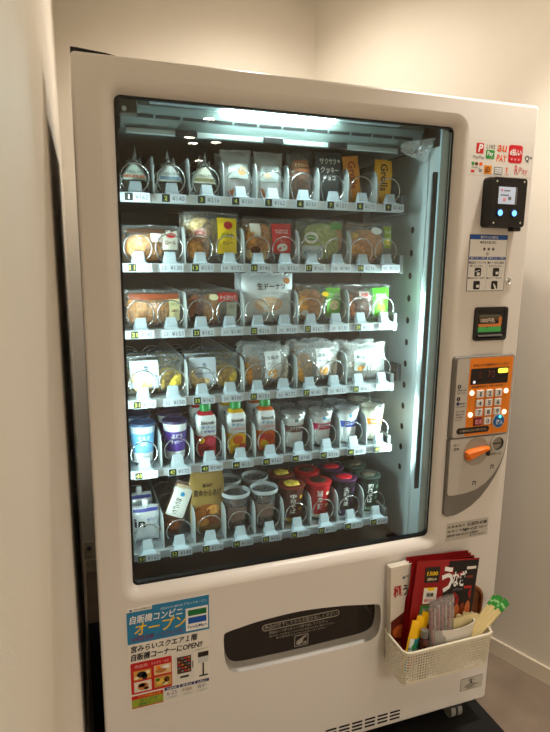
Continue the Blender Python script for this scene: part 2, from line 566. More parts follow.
# ---- roof duct with slots
DUCT = C('duct_grey', 104, 117, 115, rough=0.35, metal=0.2, var=0.03)
mb = MB()
dv = [(0.100, 0.098, 1.765), (0.100, 0.125, 1.722), (0.100, 0.60, 1.716), (0.100, 0.60, 1.78), (0.100, 0.098, 1.78)]
mb.add(dv + [(0.862, p[1], p[2]) for p in dv], [(0, 1, 6, 5), (1, 2, 7, 6), (2, 3, 8, 7), (3, 4, 9, 8), (4, 0, 5, 9), (0, 4, 3, 2, 1), (5, 6, 7, 8, 9)], DUCT)
mb.box(0.11, 0.852, 0.118, 0.132, 1.711, 1.722, C('duct_lip', 140, 150, 148, metal=0.3), bev=0.002)
for xx in (0.22, 0.43, 0.60, 0.80):
    mb.box(xx, xx + 0.05, 0.110, 0.122, 1.709, 1.724, BLACKP, bev=0.002)
duct = mb.build('roof_duct', VM)
slot0 = None
for k in range(12):
    if slot0 is None:
        mb = MB()
        a, b = 0.36, 0.50
        def dp(x, t): return (x, 0.098 + 0.027 * t - 0.0008, 1.765 - 0.043 * t - 0.0005)
        mb.add([dp(0.115, a), dp(0.170, a), dp(0.170, b), dp(0.115, b)], [(0, 1, 2, 3)], HOLE)
        slot0 = mb.build('slot', duct)
    else:
        copy_part(slot0, duct, (0.0605 * k, 0, 0))
mb = MB(); mb.box(0.094, 0.132, 0.066, 0.094, 1.738, 1.781, C('sensor_olive', 74, 72, 62, rough=0.4), bev=0.003); mb.prism(circ(0.104, 1.748, 0.005, 10), 0.0645, 0.067, PWH); mb.build('sensor_box', VM)
mb = MB(); mb.box(0.068, 0.905, 0.040, 0.050, 0.640, 0.6565, C('sill_dark', 46, 54, 56, rough=0.3)); mb.build('glass_sill', VM)
mb = MB(); mb.box(0.068, 0.905, 0.052, 0.058, 0.640, 0.6525, FRAMEB); mb.build('sill_edge', VM)
# wrinkled clear sheet hanging at the top right corner inside
mb = MB()
g = []
for i in range(13):
    for j in range(9):
        u, v = i / 12, j / 8
        g.append((0.80 + 0.075 * u, 0.105 - 0.045 * u * (1 - v) + 0.010 * noise.noise((u * 6, v * 5, 2)), 1.745 - 0.055 * v * (0.4 + 0.6 * u) - 0.012 * (1 - u)))
mb.add(g, [(i * 9 + j, (i + 1) * 9 + j, (i + 1) * 9 + j + 1, i * 9 + j + 1) for i in range(12) for j in range(8)], film('wrinkled_sheet', haze=0.3, gloss=0.1), smooth=True)
mb.build('corner_sheet', VM)

# ---- hinge cover, feet, vents
mb = MB(); mb.prism([(0.001, TOP), (0.098, TOP), (0.066, TOP + 0.005), (0.012, TOP + 0.009), (0.001, TOP + 0.009)], 0.010, 0.085, BLACKP)
mb.build('hinge_cover', VM)
for fx, fy in ((0.10, 0.14), (1.06, 0.055), (0.10, 0.78), (1.06, 0.78)):
    mb = MB()
    mb.box(fx - 0.022, fx + 0.022, fy - 0.02, fy + 0.02, 0.045, 0.10 if fy < 0.1 else 0.071, STEEL, bev=0.003)
    for dx in (-0.012, 0.012):
        M = Matrix.Translation((fx + dx, fy, 0.030)) @ Matrix.Rotation(math.radians(90), 4, 'Y')
        mb.lathe([(0.0, -0.008), (0.025, -0.008), (0.025, 0.008), (0.0, 0.008)], C('caster_grey', 140, 140, 135), 16, M=M)
    mb.build('caster', VM)
VENT = C('vent_dark', 20, 18, 16, rough=0.8)
v0 = None
for r in range(3):
    for k in range(6):
        x = 0.588 + 0.0412 * k
        z = 0.106 + 0.0115 * r
        if v0 is None:
            mb = MB(); mb.flat(rrect(x, x + 0.034, z, z + 0.0062, 0.002, 2), -0.0006, VENT)
            v0 = mb.build('vent_slot', VM); vx, vz = x, z
        else:
            copy_part(v0, VM, (x - vx, 0, z - vz))

# ---- payment logos printed sticker
E0, E1, E2 = -0.0006, -0.0011, -0.0015
STK = C('sticker_clear_grey', 222, 218, 211, rough=0.33)
mb = MB(); mb.rect(0.930, 1.131, 1.651, 1.738, -0.0003, STK)
stk = mb.build('payment_sticker', VM)
mb = MB()
mb.prism(rrect(0.952, 0.974, 1.703, 1.728, 0.003, 3), E0, 0, RED)
text(mb, 'P', 0.957, 0.969, 1.706, 1.725, E1, WHITE, 0.03, 0.2)
text(mb, 'PayPay', 0.945, 0.978, 1.688, 1.698, E0, GREY)
mb.build('payment_logo', stk)
mb = MB()
text(mb, 'L I N E', 0.983, 1.008, 1.716, 1.726, E0, BLACK, 0.015)
mb.prism(rrect(0.982, 1.008, 1.692, 1.713, 0.002, 3), E0, 0, GREEN)
text(mb, 'Pay', 0.986, 1.004, 1.696, 1.710, E1, WHITE, 0.02)
mb.build('payment_logo', stk)
mb = MB()
AUO = C('logo_orange_red', 226, 92, 40)
text(mb, 'au', 1.015, 1.044, 1.711, 1.727, E0, AUO, 0.02, 0.15)
text(mb, 'PAY', 1.014, 1.046, 1.686, 1.704, E0, AUO, 0.02, 0.15)
mb.build('payment_logo', stk)
mb = MB()
mb.prism(rrect(1.0515, 1.0955, 1.686, 1.730, 0.007, 4), E0, 0, C('logo_red_tile', 205, 20, 40))
text(mb, 'd払い', 1.055, 1.092, 1.704, 1.721, E1, WHITE, 0.03)
for k in range(3):
    mb.flat(circ(1.0625 + 0.011 * k, 1.695, 0.003, 10), E1, PINK)
mb.build('payment_logo', stk)
mb = MB()
text(mb, 'Q', 1.105, 1.119, 1.690, 1.707, E0, C('logo_navy', 40, 45, 75), 0.02)
text(mb, '+', 1.120, 1.128, 1.698, 1.706, E0, C('logo_navy', 40, 45, 75), 0.02)
mb.build('payment_logo', stk)
def small_logo(fn):
    mb = MB(); fn(mb); mb.build('payment_logo', stk)
small_logo(lambda mb: mb.prism(circ(0.945, 1.678, 0.0045, 12), E0, 0, GREEN))
small_logo(lambda mb: mb.prism(circ(0.956, 1.678, 0.0045, 12), E0, 0, BROWN))
small_logo(lambda mb: mb.prism(rrect(0.964, 0.974, 1.674, 1.682, 0.002, 2), E0, 0, AUO))
small_logo(lambda mb: text(mb, '交通系', 0.941, 0.962, 1.667, 1.671, E0, GREY))
small_logo(lambda mb: mb.prism(rrect(0.940, 0.951, 1.657, 1.663, 0.002, 2), E0, 0, RED))
small_logo(lambda mb: text(mb, 'Edy', 0.964, 0.974, 1.656, 1.669, E0, GREY, 0.03))
def _o(mb):
    mb.prism(rrect(0.9795, 1.003, 1.655, 1.676, 0.002, 2), E0, 0, C('logo_amber', 230, 140, 20))
    text(mb, 'iD', 0.984, 0.998, 1.659, 1.672, E1, BROWN, 0.03)
small_logo(_o)
def _g(mb):
    mb.prism(rrect(1.010, 1.037, 1.655, 1.674, 0.001, 2), E0, 0, C('logo_grey', 150, 155, 158))
    for k in range(3):
        mb.rect(1.013, 1.034, 1.658 + 0.005 * k, 1.6605 + 0.005 * k, E1, WHITE)
small_logo(_g)
def _s(mb):
    mb.flat(circ(1.050, 1.672, 0.003, 10), E0, AUO)
    mb.rect(1.0485, 1.0515, 1.661, 1.669, E0, AUO)
    text(mb, 'nanaco', 1.044, 1.056, 1.656, 1.659, E0, AUO)
small_logo(_s)
small_logo(lambda mb: text(mb, 'R', 1.075, 1.086, 1.658, 1.681, E0, RED, 0.005))
small_logo(lambda mb: text(mb, 'Pay', 1.088, 1.117, 1.656, 1.677, E0, C('logo_pink_red', 214, 110, 110), 0.0))

# ---- contactless reader
READ = C('reader_black', 16, 15, 16, rough=0.4)
mb = MB()
r1 = rrect(0.981, 1.092, 1.522, 1.646, 0.010, 5)
r2 = rrect(0.983, 1.090, 1.524, 1.644, 0.008, 5)
mb.loops([at_y(r1, 0.0), at_y(r1, -0.014), at_y(r2, -0.034)], READ, smooth=False)
mb.flat(r2, -0.034, READ)
rd = mb.build('card_reader', VM)
SH_R = -0.018
yr = -0.0345
mb = MB(); mb.prism(rrect(1.001, 1.060, 1.579, 1.622, 0.001, 2), yr - 0.0005, yr + 0.001, C('screen_rim_grey', 95, 95, 100))
mb.build('screen_bezel', rd)
SCR = mat('screen_lit', (0.45, 0.5, 0.6), 0.3, emit=(0.62, 0.72, 0.88), estr=0.25)
mb = MB(); mb.rect(1.002, 1.0535, 1.580, 1.6215, yr - 0.0009, SCR)
for a, b, c, d, m_ in ((1.026, 1.033, 1.611, 1.616, PINK), (1.036, 1.055, 1.611, 1.614, GREY), (1.026, 1.052, 1.600, 1.603, GREY), (1.034, 1.044, 1.587, 1.594, PINK), (1.050, 1.060, 1.590, 1.598, GREY)):
    mb.rect(a + SH_R, b + SH_R, c, d, yr - 0.0012, m_)
mb.build('screen', rd)
BLUEL = mat('indicator_blue', (0.2, 0.4, 0.9), 0.3, emit=(0.10, 0.42, 1.0), estr=1.7)
for x in (1.010, 1.054):
    mb = MB(); mb.lathe([(0.0105, 0), (0.0100, 0.002), (0.0075, 0.003), (0.0, 0.0032)], BLUEL, 16, M=Matrix.Translation((x, yr, 1.558)) @ Matrix.Rotation(math.radians(90), 4, 'X'), mats=[C('lens_navy', 14, 24, 80), C('lens_navy', 14, 24, 80), BLUEL])
    mb.build('indicator_light', rd)
for x, z in ((0.995, 1.634), (1.079, 1.636), (0.993, 1.533), (1.077, 1.535)):
    mb = MB(); mb.prism(circ(x, z, 0.0028, 10), yr - 0.001, yr + 0.001, STEEL)
    mb.build('bolt', rd)
mb = MB(); mb.prism(rrect(1.060, 1.085, 1.514, 1.524, 0.003, 3), -0.03, -0.012, READ); mb.build('cable_boot', rd)

# ---- instruction sticker
mb = MB(); mb.prism(rrect(0.952, 1.072, 1.359, 1.505, 0.001, 2), E0, 0, C('sticker_border_navy', 50, 60, 90))
ins = mb.build('instruction_sticker', VM)
mb = MB()
mb.rect(0.9535, 1.0705, 1.3605, 1.4925, E1, WHITE)
mb.build('sheet', ins)
mb = MB()
mb.rect(0.9535, 1.0705, 1.4930, 1.5035, E1, BLUE)
text(mb, '電子マネーのご利用方法', 0.985, 1.040, 1.4945, 1.502, E2, WHITE)
text(mb, '●商品を選ぶ前に', 0.985, 1.036, 1.482, 1.489, E2, BLACK)
for k in range(3):
    mb.flat([(0.999 + 0.014 * k + r * math.cos(a), 1.468 + r * math.sin(a)) for a, r in [(math.pi / 2 + j * math.pi / 5, 0.0055 if j % 2 == 0 else 0.0025) for j in range(10)]], E2, BLACK)
mb.prism(circ(1.010, 1.456, 0.005, 12), E2, E1, C('print_pale_grey', 190, 190, 190))
for x0 in (0.9545, 1.0135):
    mb.rect(x0, x0 + 0.056, 1.441, 1.4485, E2, BLUE)
    text(mb, '電子マネーで買う', x0 + 0.004, x0 + 0.052, 1.4425, 1.4475, E2 - 0.0003, WHITE)
text(mb, '■画面のブランドを', 0.955, 1.008, 1.430, 1.437, E2, BLACK)
text(mb, '選んでください', 0.958, 0.998, 1.422, 1.428, E2, BLACK)
text(mb, '■カードまたは端末', 1.014, 1.066, 1.430, 1.437, E2, BLACK)
text(mb, 'をかざしてください', 1.018, 1.060, 1.422, 1.428, E2, BLACK)
text(mb, '■商品ボタンを押す', 0.955, 1.008, 1.391, 1.396, E2, BLACK)
text(mb, '■もう一度かざす', 1.014, 1.062, 1.391, 1.396, E2, BLACK)
mb.rect(1.0118, 1.0124, 1.363, 1.440, E2, GREY)
mb.build('lettering', ins)
def icon_at(x, z, kind):
    mb = MB()
    mb.prism(rrect(x - 0.010, x + 0.010, z - 0.011, z + 0.011, 0.003, 3), E2, E1, BLACK)
    if kind == 0:
        mb.rect(x - 0.003, x + 0.006, z - 0.009, z - 0.001, E2 - 0.0004, WHITE)
        mb.flat([(x - 0.008, z + 0.002), (x + 0.005, z + 0.006), (x + 0.005, z + 0.004), (x - 0.008, z)], E2 - 0.0004, WHITE)
    elif kind == 1:
        mb.rect(x - 0.001, x + 0.008, z - 0.006, z + 0.001, E2 - 0.0004, WHITE)
    else:
        mb.flat([(x - 0.004, z + 0.005), (x + 0.002, z + 0.001), (x + 0.007, z - 0.010), (x + 0.002, z - 0.011), (x - 0.002, z - 0.003)], E2 - 0.0004, WHITE)
    mb.build('icon', ins)
icon_at(0.984, 1.409, 0); icon_at(1.042, 1.409, 1); icon_at(0.983, 1.375, 1); icon_at(1.040, 1.375, 2)

# ---- door lock
mb = MB()
M = Matrix.Translation((1.085, 0, 1.386)) @ Matrix.Rotation(math.radians(90), 4, 'X')
mb.lathe([(0.0105, 0), (0.0105, 0.003), (0.008, 0.004), (0.0065, 0.002), (0.004, 0.002), (0.004, 0.0035), (0.0, 0.0035)], STEEL, 18, M=M)
mb.rect(1.0835, 1.0865, 1.3825, 1.3895, -0.0038, BLACK)
mb.build('door_lock', VM)

# ---- bill acceptor
mb = MB()
b1 = rrect(0.984, 1.091, 1.227, 1.317, 0.008, 4); b2 = rrect(0.990, 1.085, 1.233, 1.311, 0.006, 4); b3 = rrect(0.996, 1.078, 1.238, 1.303, 0.004, 4)
mb.loops([at_y(b1, 0), at_y(b1, -0.005), at_y(b2, -0.006), at_y(b3, -0.0015)], BLACKP, smooth=False)
mb.flat(b3, -0.0012, BLACKP)
ba = mb.build('bill_acceptor', VM)
mb = MB()
mb.rect(1.000, 1.072, 1.281, 1.297, -0.0016, C('bill_brown', 92, 70, 42))
mb.rect(1.001, 1.070, 1.290, 1.296, -0.0019, C('bill_grey_green', 95, 100, 88))
text(mb, '1000円札', 1.005, 1.052, 1.275, 1.288, -0.0022, C('bill_text', 225, 215, 200), 0.02)
mb.build('bill_plate', ba)
OR_L = mat('lamp_orange', (0.55, 0.18, 0.04), 0.4, emit=(1.0, 0.30, 0.06), estr=0.06)
GR_L = mat('lamp_green', (0.05, 0.35, 0.08), 0.4, emit=(0.08, 0.85, 0.16), estr=0.05)
mb = MB()
mb.rect(0.999, 1.073, 1.264, 1.272, -0.0020, OR_L); mb.rect(1.064, 1.074, 1.270, 1.290, -0.0021, OR_L)
mb.flat([(1.024, 1.264), (1.030, 1.264), (1.027, 1.259)], -0.0023, BLACK)
mb.build('orange_lamp', ba)
mb = MB(); mb.rect(0.998, 1.073, 1.250, 1.2635, -0.0020, GR_L); mb.build('green_lamp', ba)
mb = MB(); mb.prism(rrect(0.998, 1.075, 1.2385, 1.2425, 0.001, 2), -0.008, -0.001, GREY); mb.build('bill_slot', ba)

# ---- keypad unit
UNIT = C('unit_warm_grey', 188, 183, 174, rough=0.35)
UNITD = C('unit_dark_grey', 118, 114, 108, rough=0.4)
mb = MB()
k0 = rrect(0.925, 1.1245, 0.957, 1.188, 0.010, 5); k1 = rrect(0.930, 1.1225, 0.960, 1.185, 0.008, 5); k2 = rrect(0.934, 1.1200, 0.963, 1.182, 0.007, 5)
mb.loops([at_y(k0, 0), at_y(k0, -0.006), at_y(k1, -0.011), at_y(k2, -0.012)], UNITD, smooth=False)
mb.flat(k2, -0.012, UNIT)
ku = mb.build('keypad_unit', VM)
yk = -0.0125
ORP = C('keypad_orange', 236, 132, 22, rough=0.35)
mb = MB(); mb.prism(rrect(0.983, 1.1255, 0.962, 1.179, 0.003, 3), yk, yk + 0.001, ORP)
mb.build('orange_plate', ku)
DISP = C('display_black', 20, 8, 8, rough=0.12)
mb = MB(); mb.prism(rrect(0.988, 1.111, 1.106, 1.150, 0.002, 3), yk - 0.001, yk, DISP)
dsp = mb.build('display', ku)
AMB = mat('display_amber', (0.9, 0.7, 0.1), 0.4, emit=(1.0, 0.78, 0.06), estr=1.1)
DIG = mat('display_digit_dim', (0.07, 0.01, 0.008), 0.4, emit=(0.6, 0.08, 0.03), estr=0.03)
mb = MB(); mb.prism(rrect(1.076, 1.109, 1.134, 1.147, 0.004, 3), yk - 0.0016, yk - 0.001, AMB); mb.build('sold_lamp', dsp)
mb = MB(); text(mb, '0', 1.012, 1.021, 1.122, 1.143, yk - 0.0014, DIG); mb.build('digit', dsp)
mb = MB(); text(mb, '70', 1.042, 1.066, 1.122, 1.143, yk - 0.0014, DIG); mb.build('digit', dsp)
mb = MB(); mb.prism(circ(1.000, 1.113, 0.0042, 12), yk - 0.0016, yk - 0.001, mat('pilot_white', (0.6, 0.6, 0.7), 0.4, emit=(0.8, 0.85, 1.0), estr=0.5)); mb.build('pilot_lamp', dsp)
mb = MB()
text(mb, 'お金を入れて商品番号を押してください', 0.994, 1.112, 1.155, 1.163, yk - 0.0004, BROWN, 0.03)
mb.build('instruction_line', ku)
mb = MB()
text(mb, '商品番号を押して購入を押す', 0.994, 1.097, 1.096, 1.102, yk - 0.0004, BROWN, 0.03)
mb.build('instruction_line', ku)
KEYM = C('key_white', 225, 224, 222, rough=0.35)
def key(cx, cz, s, m, mt, w=0.0115, h=0.0105):
    mb = MB(); mb.box(cx - w, cx + w, yk - 0.005, yk, cz - h, cz + h, m, bev=0.002)
    hw_ = w * (0.2 if s == '1' else (0.42 if len(s) == 1 else 0.8))
    text(mb, s, cx - hw_, cx + hw_, cz - h * 0.62, cz + h * 0.62, yk - 0.0054, mt, 0.02)
    mb.build('key', ku)
kx = (1.0215, 1.0515, 1.0815)
kz = (1.0795, 1.0535, 1.0275, 1.0015)
for i in range(9):
    key(kx[i % 3], kz[i // 3], str(i + 1), KEYM, BLACK)
key(kx[1], kz[3], '0', KEYM, BLACK)
key(kx[0] - 0.001, kz[3], '取消', C('key_maroon', 112, 26, 42), PINK, 0.0135, 0.0115)
mb = MB()
Mk = Matrix.Translation((1.090, yk, 0.998)) @ Matrix.Rotation(math.radians(90), 4, 'X')
mb.lathe([(0.021, 0), (0.021, 0.003), (0.0185, 0.004)], C('key_ring_grey', 205, 195, 170), 24, M=Mk)
mb.lathe([(0.0185, 0.003), (0.0175, 0.006), (0.0, 0.0065)], C('key_blue', 20, 95, 165, rough=0.25), 24, M=Mk)
text(mb, '購入', 1.079, 1.101, 0.988, 1.003, yk - 0.0070, C('key_text_pale', 205, 225, 240), 0.02)
o = mb.build('buy_button', ku)
mb = MB(); mb.prism(circ(1.091, 1.011, 0.0042, 12), yk - 0.0078, yk - 0.0066, mat('buy_lamp', (0.1, 0.8, 0.8), 0.4, emit=(0.1, 0.9, 0.85), estr=0.9)); mb.build('buy_lamp', o)
LEDW = mat('guide_lamp', (1, 0.95, 0.8), 0.4, emit=(1.0, 0.92, 0.62), estr=1.3)
for x, z in ((0.9955, 1.083), (1.109, 1.0825), (0.9955, 1.022), (1.109, 1.022)):
    mb = MB(); mb.lathe([(0.0068, 0), (0.0068, 0.002), (0.004, 0.003), (0, 0.003)], LEDW, 14, M=Matrix.Translation((x, yk, z)) @ Matrix.Rotation(math.radians(90), 4, 'X'))
    mb.build('guide_lamp', ku)
mb = MB()
mb.prism(rrect(0.955, 1.062, 0.9695, 0.9865, 0.008, 5), yk - 0.0012, yk, C('pill_brown_black', 28, 20, 18))
text(mb, 'つり銭切れのときはご利用できません', 0.964, 1.053, 0.9745, 0.9815, yk - 0.0016, C('pill_text', 190, 170, 140))
mb.build('notice_strip', ku)
mb = MB()
mb.flat(circ(0.954, 1.103, 0.006, 14), yk - 0.0003, BLACK); text(mb, '1', 0.9525, 0.9555, 1.100, 1.106, yk - 0.0006, UNIT)
text(mb, 'お金を入れる', 0.949, 0.977, 1.090, 1.095, yk - 0.0003, BLACK, 0.03); text(mb, '電子マネー可', 0.949, 0.975, 1.083, 1.087, yk - 0.0003, BLACK)
mb.flat(circ(0.954, 1.069, 0.006, 14), yk - 0.0003, BLACK); text(mb, '2', 0.952, 0.956, 1.066, 1.072, yk - 0.0006, UNIT)
mb.flat(circ(0.953, 1.056, 0.005, 14), yk - 0.0003, C('print_navy', 30, 50, 95))
text(mb, '番号を押す', 0.959, 0.977, 1.053, 1.058, yk - 0.0003, BLACK, 0.03)
text(mb, '二桁の番号を押す', 0.949, 0.977, 1.045, 1.049, yk - 0.0003, BLACK)
for k, s in enumerate(('購入ボタンを押し', '商品が出てから', '次の商品番号を', '押してください')):
    text(mb, s, 0.949, 0.978 - 0.003 * k, 1.031 - 0.008 * k, 1.036 - 0.008 * k, yk - 0.0003, C('print_dark_red', 110, 50, 40) if k % 2 == 0 else BLACK, 0.02)
mb.build('side_lettering', ku)

for ch in ku.children:
    ch.location.x -= 0.0095
    ch.location.z += 0.003
# ---- coin unit
mb = MB()
cu = [(0.925, 0.9545), (1.1295, 0.9545), (1.1275, 0.915), (1.122, 0.885), (1.112, 0.858), (1.099, 0.833), (1.078, 0.802), (1.053, 0.774), (1.024, 0.752), (0.994, 0.738), (0.962, 0.731), (0.935, 0.730), (0.926, 0.738)]
cu = [(p[0] - (0.008 if p[0] > 0.99 else 0.0), p[1] + 0.003) for p in cu]
mb.prism(cu, -0.010, 0, UNITD)
cun = mb.build('coin_unit', VM)
cl = [(0.938, 0.9545), (1.1265, 0.9545), (1.1245, 0.915), (1.118, 0.888), (1.106, 0.862), (1.089, 0.838), (1.064, 0.815), (1.034, 0.800), (1.000, 0.793), (0.960, 0.791), (0.944, 0.793), (0.939, 0.80)]
mb = MB(); mb.prism(cl, -0.0125, -0.010, UNIT); mb.build('coin_plate', cun)
yc = -0.0127
mb = MB()
Mc = Matrix.Translation((1.024, -0.0125, 0.914)) @ Matrix.Rotation(math.radians(90), 4, 'X')
mb.lathe([(0.042, 0.0), (0.041, 0.0015), (0.038, 0.0010), (0.030, 0.0005), (0.0, 0.0005)], C('lever_dish', 160, 154, 142, rough=0.3), 28, M=Mc)
ld_ = mb.build('lever_dish', cun)
mb = MB()
Ml = Matrix.Translation((1.024, yc, 0.915)) @ Matrix.Rotation(math.radians(-13), 4, 'Y')
LEV = C('lever_orange', 236, 120, 28, rough=0.35)
base = [(-0.038, -0.013), (-0.030, -0.017), (-0.010, -0.013), (0.012, -0.009), (0.036, -0.004), (0.038, 0.003), (0.020, 0.009), (-0.005, 0.012), (-0.026, 0.014), (-0.038, 0.010), (-0.041, 0.0)]
top = [(p[0] * 0.86, p[1] * 0.55) for p in base]
nb = len(base)
mb.loops([at_y(base, -0.002), at_y(base, -0.010), at_y(top, -0.018)], LEV, M=Ml, smooth=False)
mb.flat(top, -0.018, LEV, M=Ml)
mb.build('return_lever', cun)
mb = MB(); mb.prism(rrect(1.058, 1.068, 0.898, 0.916, 0.003, 3), yc - 0.006, yc, BLACKP); mb.build('lever_stop', cun)
mb = MB()
Ms = Matrix.Translation((1.092, -0.0125, 0.931)) @ Matrix.Rotation(math.radians(90), 4, 'X')
mb.lathe([(0.023, 0), (0.023, 0.006), (0.019, 0.006), (0.017, 0.001), (0.0, 0.0005)], C('slot_cup_grey', 150, 144, 132, rough=0.25, metal=0.3), 24, M=Ms, mats=[UNIT, UNIT, BLACKP, C('slot_cup_grey', 150, 144, 132)])
mb.rect(1.075, 1.107, 0.9285, 0.9325, -0.0145, BLACK)
mb.build('coin_slot', cun)
mb = MB()
text(mb, '返却レバー', 0.947, 0.972, 0.934, 0.941, yc, BLACK, 0.02); text(mb, '返却', 0.949, 0.966, 0.922, 0.930, yc, BLACK, 0.04)
mb.build('coin_lettering', cun)
mb = MB()
text(mb, '硬貨入口', 1.074, 1.110, 0.896, 0.904, yc, BLACK, 0.01)
mb.build('coin_lettering', cun)
for x, z in ((1.083, 0.862), (1.026, 0.820)):
    mb = MB(); mb.rect(x - 0.0055, x - 0.0025, z - 0.006, z + 0.006, yc, BLACK); mb.rect(x + 0.0025, x + 0.0055, z - 0.006, z + 0.006, yc, BLACK); mb.rect(x - 0.0025, x + 0.0025, z + 0.003, z + 0.006, yc, BLACK)
    mb.build('drain_mark', cun)
for ch in cun.children:
    ch.location.x -= 0.0085
    ch.location.z += 0.004
# ---- notice and caution stickers
mb = MB(); mb.rect(0.945, 1.089, 0.651, 0.706, E0, C('notice_paper', 196, 192, 182))
ns = mb.build('notice_sticker', VM)
mb = MB()
text(mb, '故 障 連 絡 先', 0.949, 1.008, 0.690, 0.697, E1, BLACK); text(mb, '012070-4188', 1.016, 1.084, 0.688, 0.699, E1, BLACK, 0.03)
text(mb, '管 理 番 号', 0.949, 0.998, 0.677, 0.683, E1, BLACK); text(mb, '商品サービス係', 1.000, 1.052, 0.674, 0.684, E1, BLACK, 0.05); text(mb, '0285-27', 1.056, 1.085, 0.676, 0.682, E1, BLACK)
text(mb, '自動販売機 お問い合わせ先 食品営業許可', 0.949, 1.056, 0.663, 0.670, E1, BLACK, 0.02); text(mb, '栃木県宇都宮市', 1.025, 1.080, 0.655, 0.661, E1, GREY)
mb.build('lettering', ns)
mb = MB(); mb.prism(rrect(1.038, 1.119, 0.136, 0.179, 0.003, 3), E0, 0, GREY)
cs = mb.build('caution_sticker', VM)
mb = MB()
mb.flat(rrect(1.0395, 1.1175, 0.1375, 0.1775, 0.0025, 3), E1, C('notice_paper', 196, 192, 182))
text(mb, 'お願い', 1.066, 1.090, 0.1665, 0.1745, E2, BLACK, 0.03)
mb.flat([(1.050, 0.150), (1.066, 0.158), (1.085, 0.160), (1.104, 0.152), (1.108, 0.147), (1.094, 0.150), (1.078, 0.142), (1.060, 0.146)], E2, C('motif_taupe', 150, 144, 134))
mb.flat(circ(1.076, 0.1625, 0.004, 10), E2, BLACK)
text(mb, '転倒注意', 1.062, 1.096, 0.1395, 0.1435, E2, GREY)
mb.build('lettering', cs)

# ================================================================== SHELVES WITH COILS, DIVIDERS AND PRICE TAGS
ROWZ = [1.570, 1.412, 1.255, 1.084, 0.903, 0.679]
COL9 = [0.130 + 0.0832 * i for i in range(9)]
COL10 = [0.1315 + 0.0736 * i for i in range(10)]
PITCH = [0.060, 0.062, 0.062, 0.066, 0.082, 0.090]
YF = 0.125                      # front of the shelf rails
FLOORS = [z + 0.012 for z in ROWZ]
COILM = mat('coil_wire', (0.66, 0.68, 0.68), 0.24, 1.0, var=0.04)
DIVM = C('divider_grey', 176, 182, 182, rough=0.4, metal=0.15, var=0.04)
CLIPM = C('clip_white', 156, 166, 173, rough=0.42)
NUMB = C('number_plate_black', 24, 28, 26)
NUMY = C('number_yellow_green', 196, 210, 84)
PRICES = ['162', '172', '162', '140', '140', '130', '216', '151', '151', '150']
TAGBACK = C('tag_strip_clear', 190, 200, 202, rough=0.25)
coil_proto = {}
clip_proto = None
div_proto = None
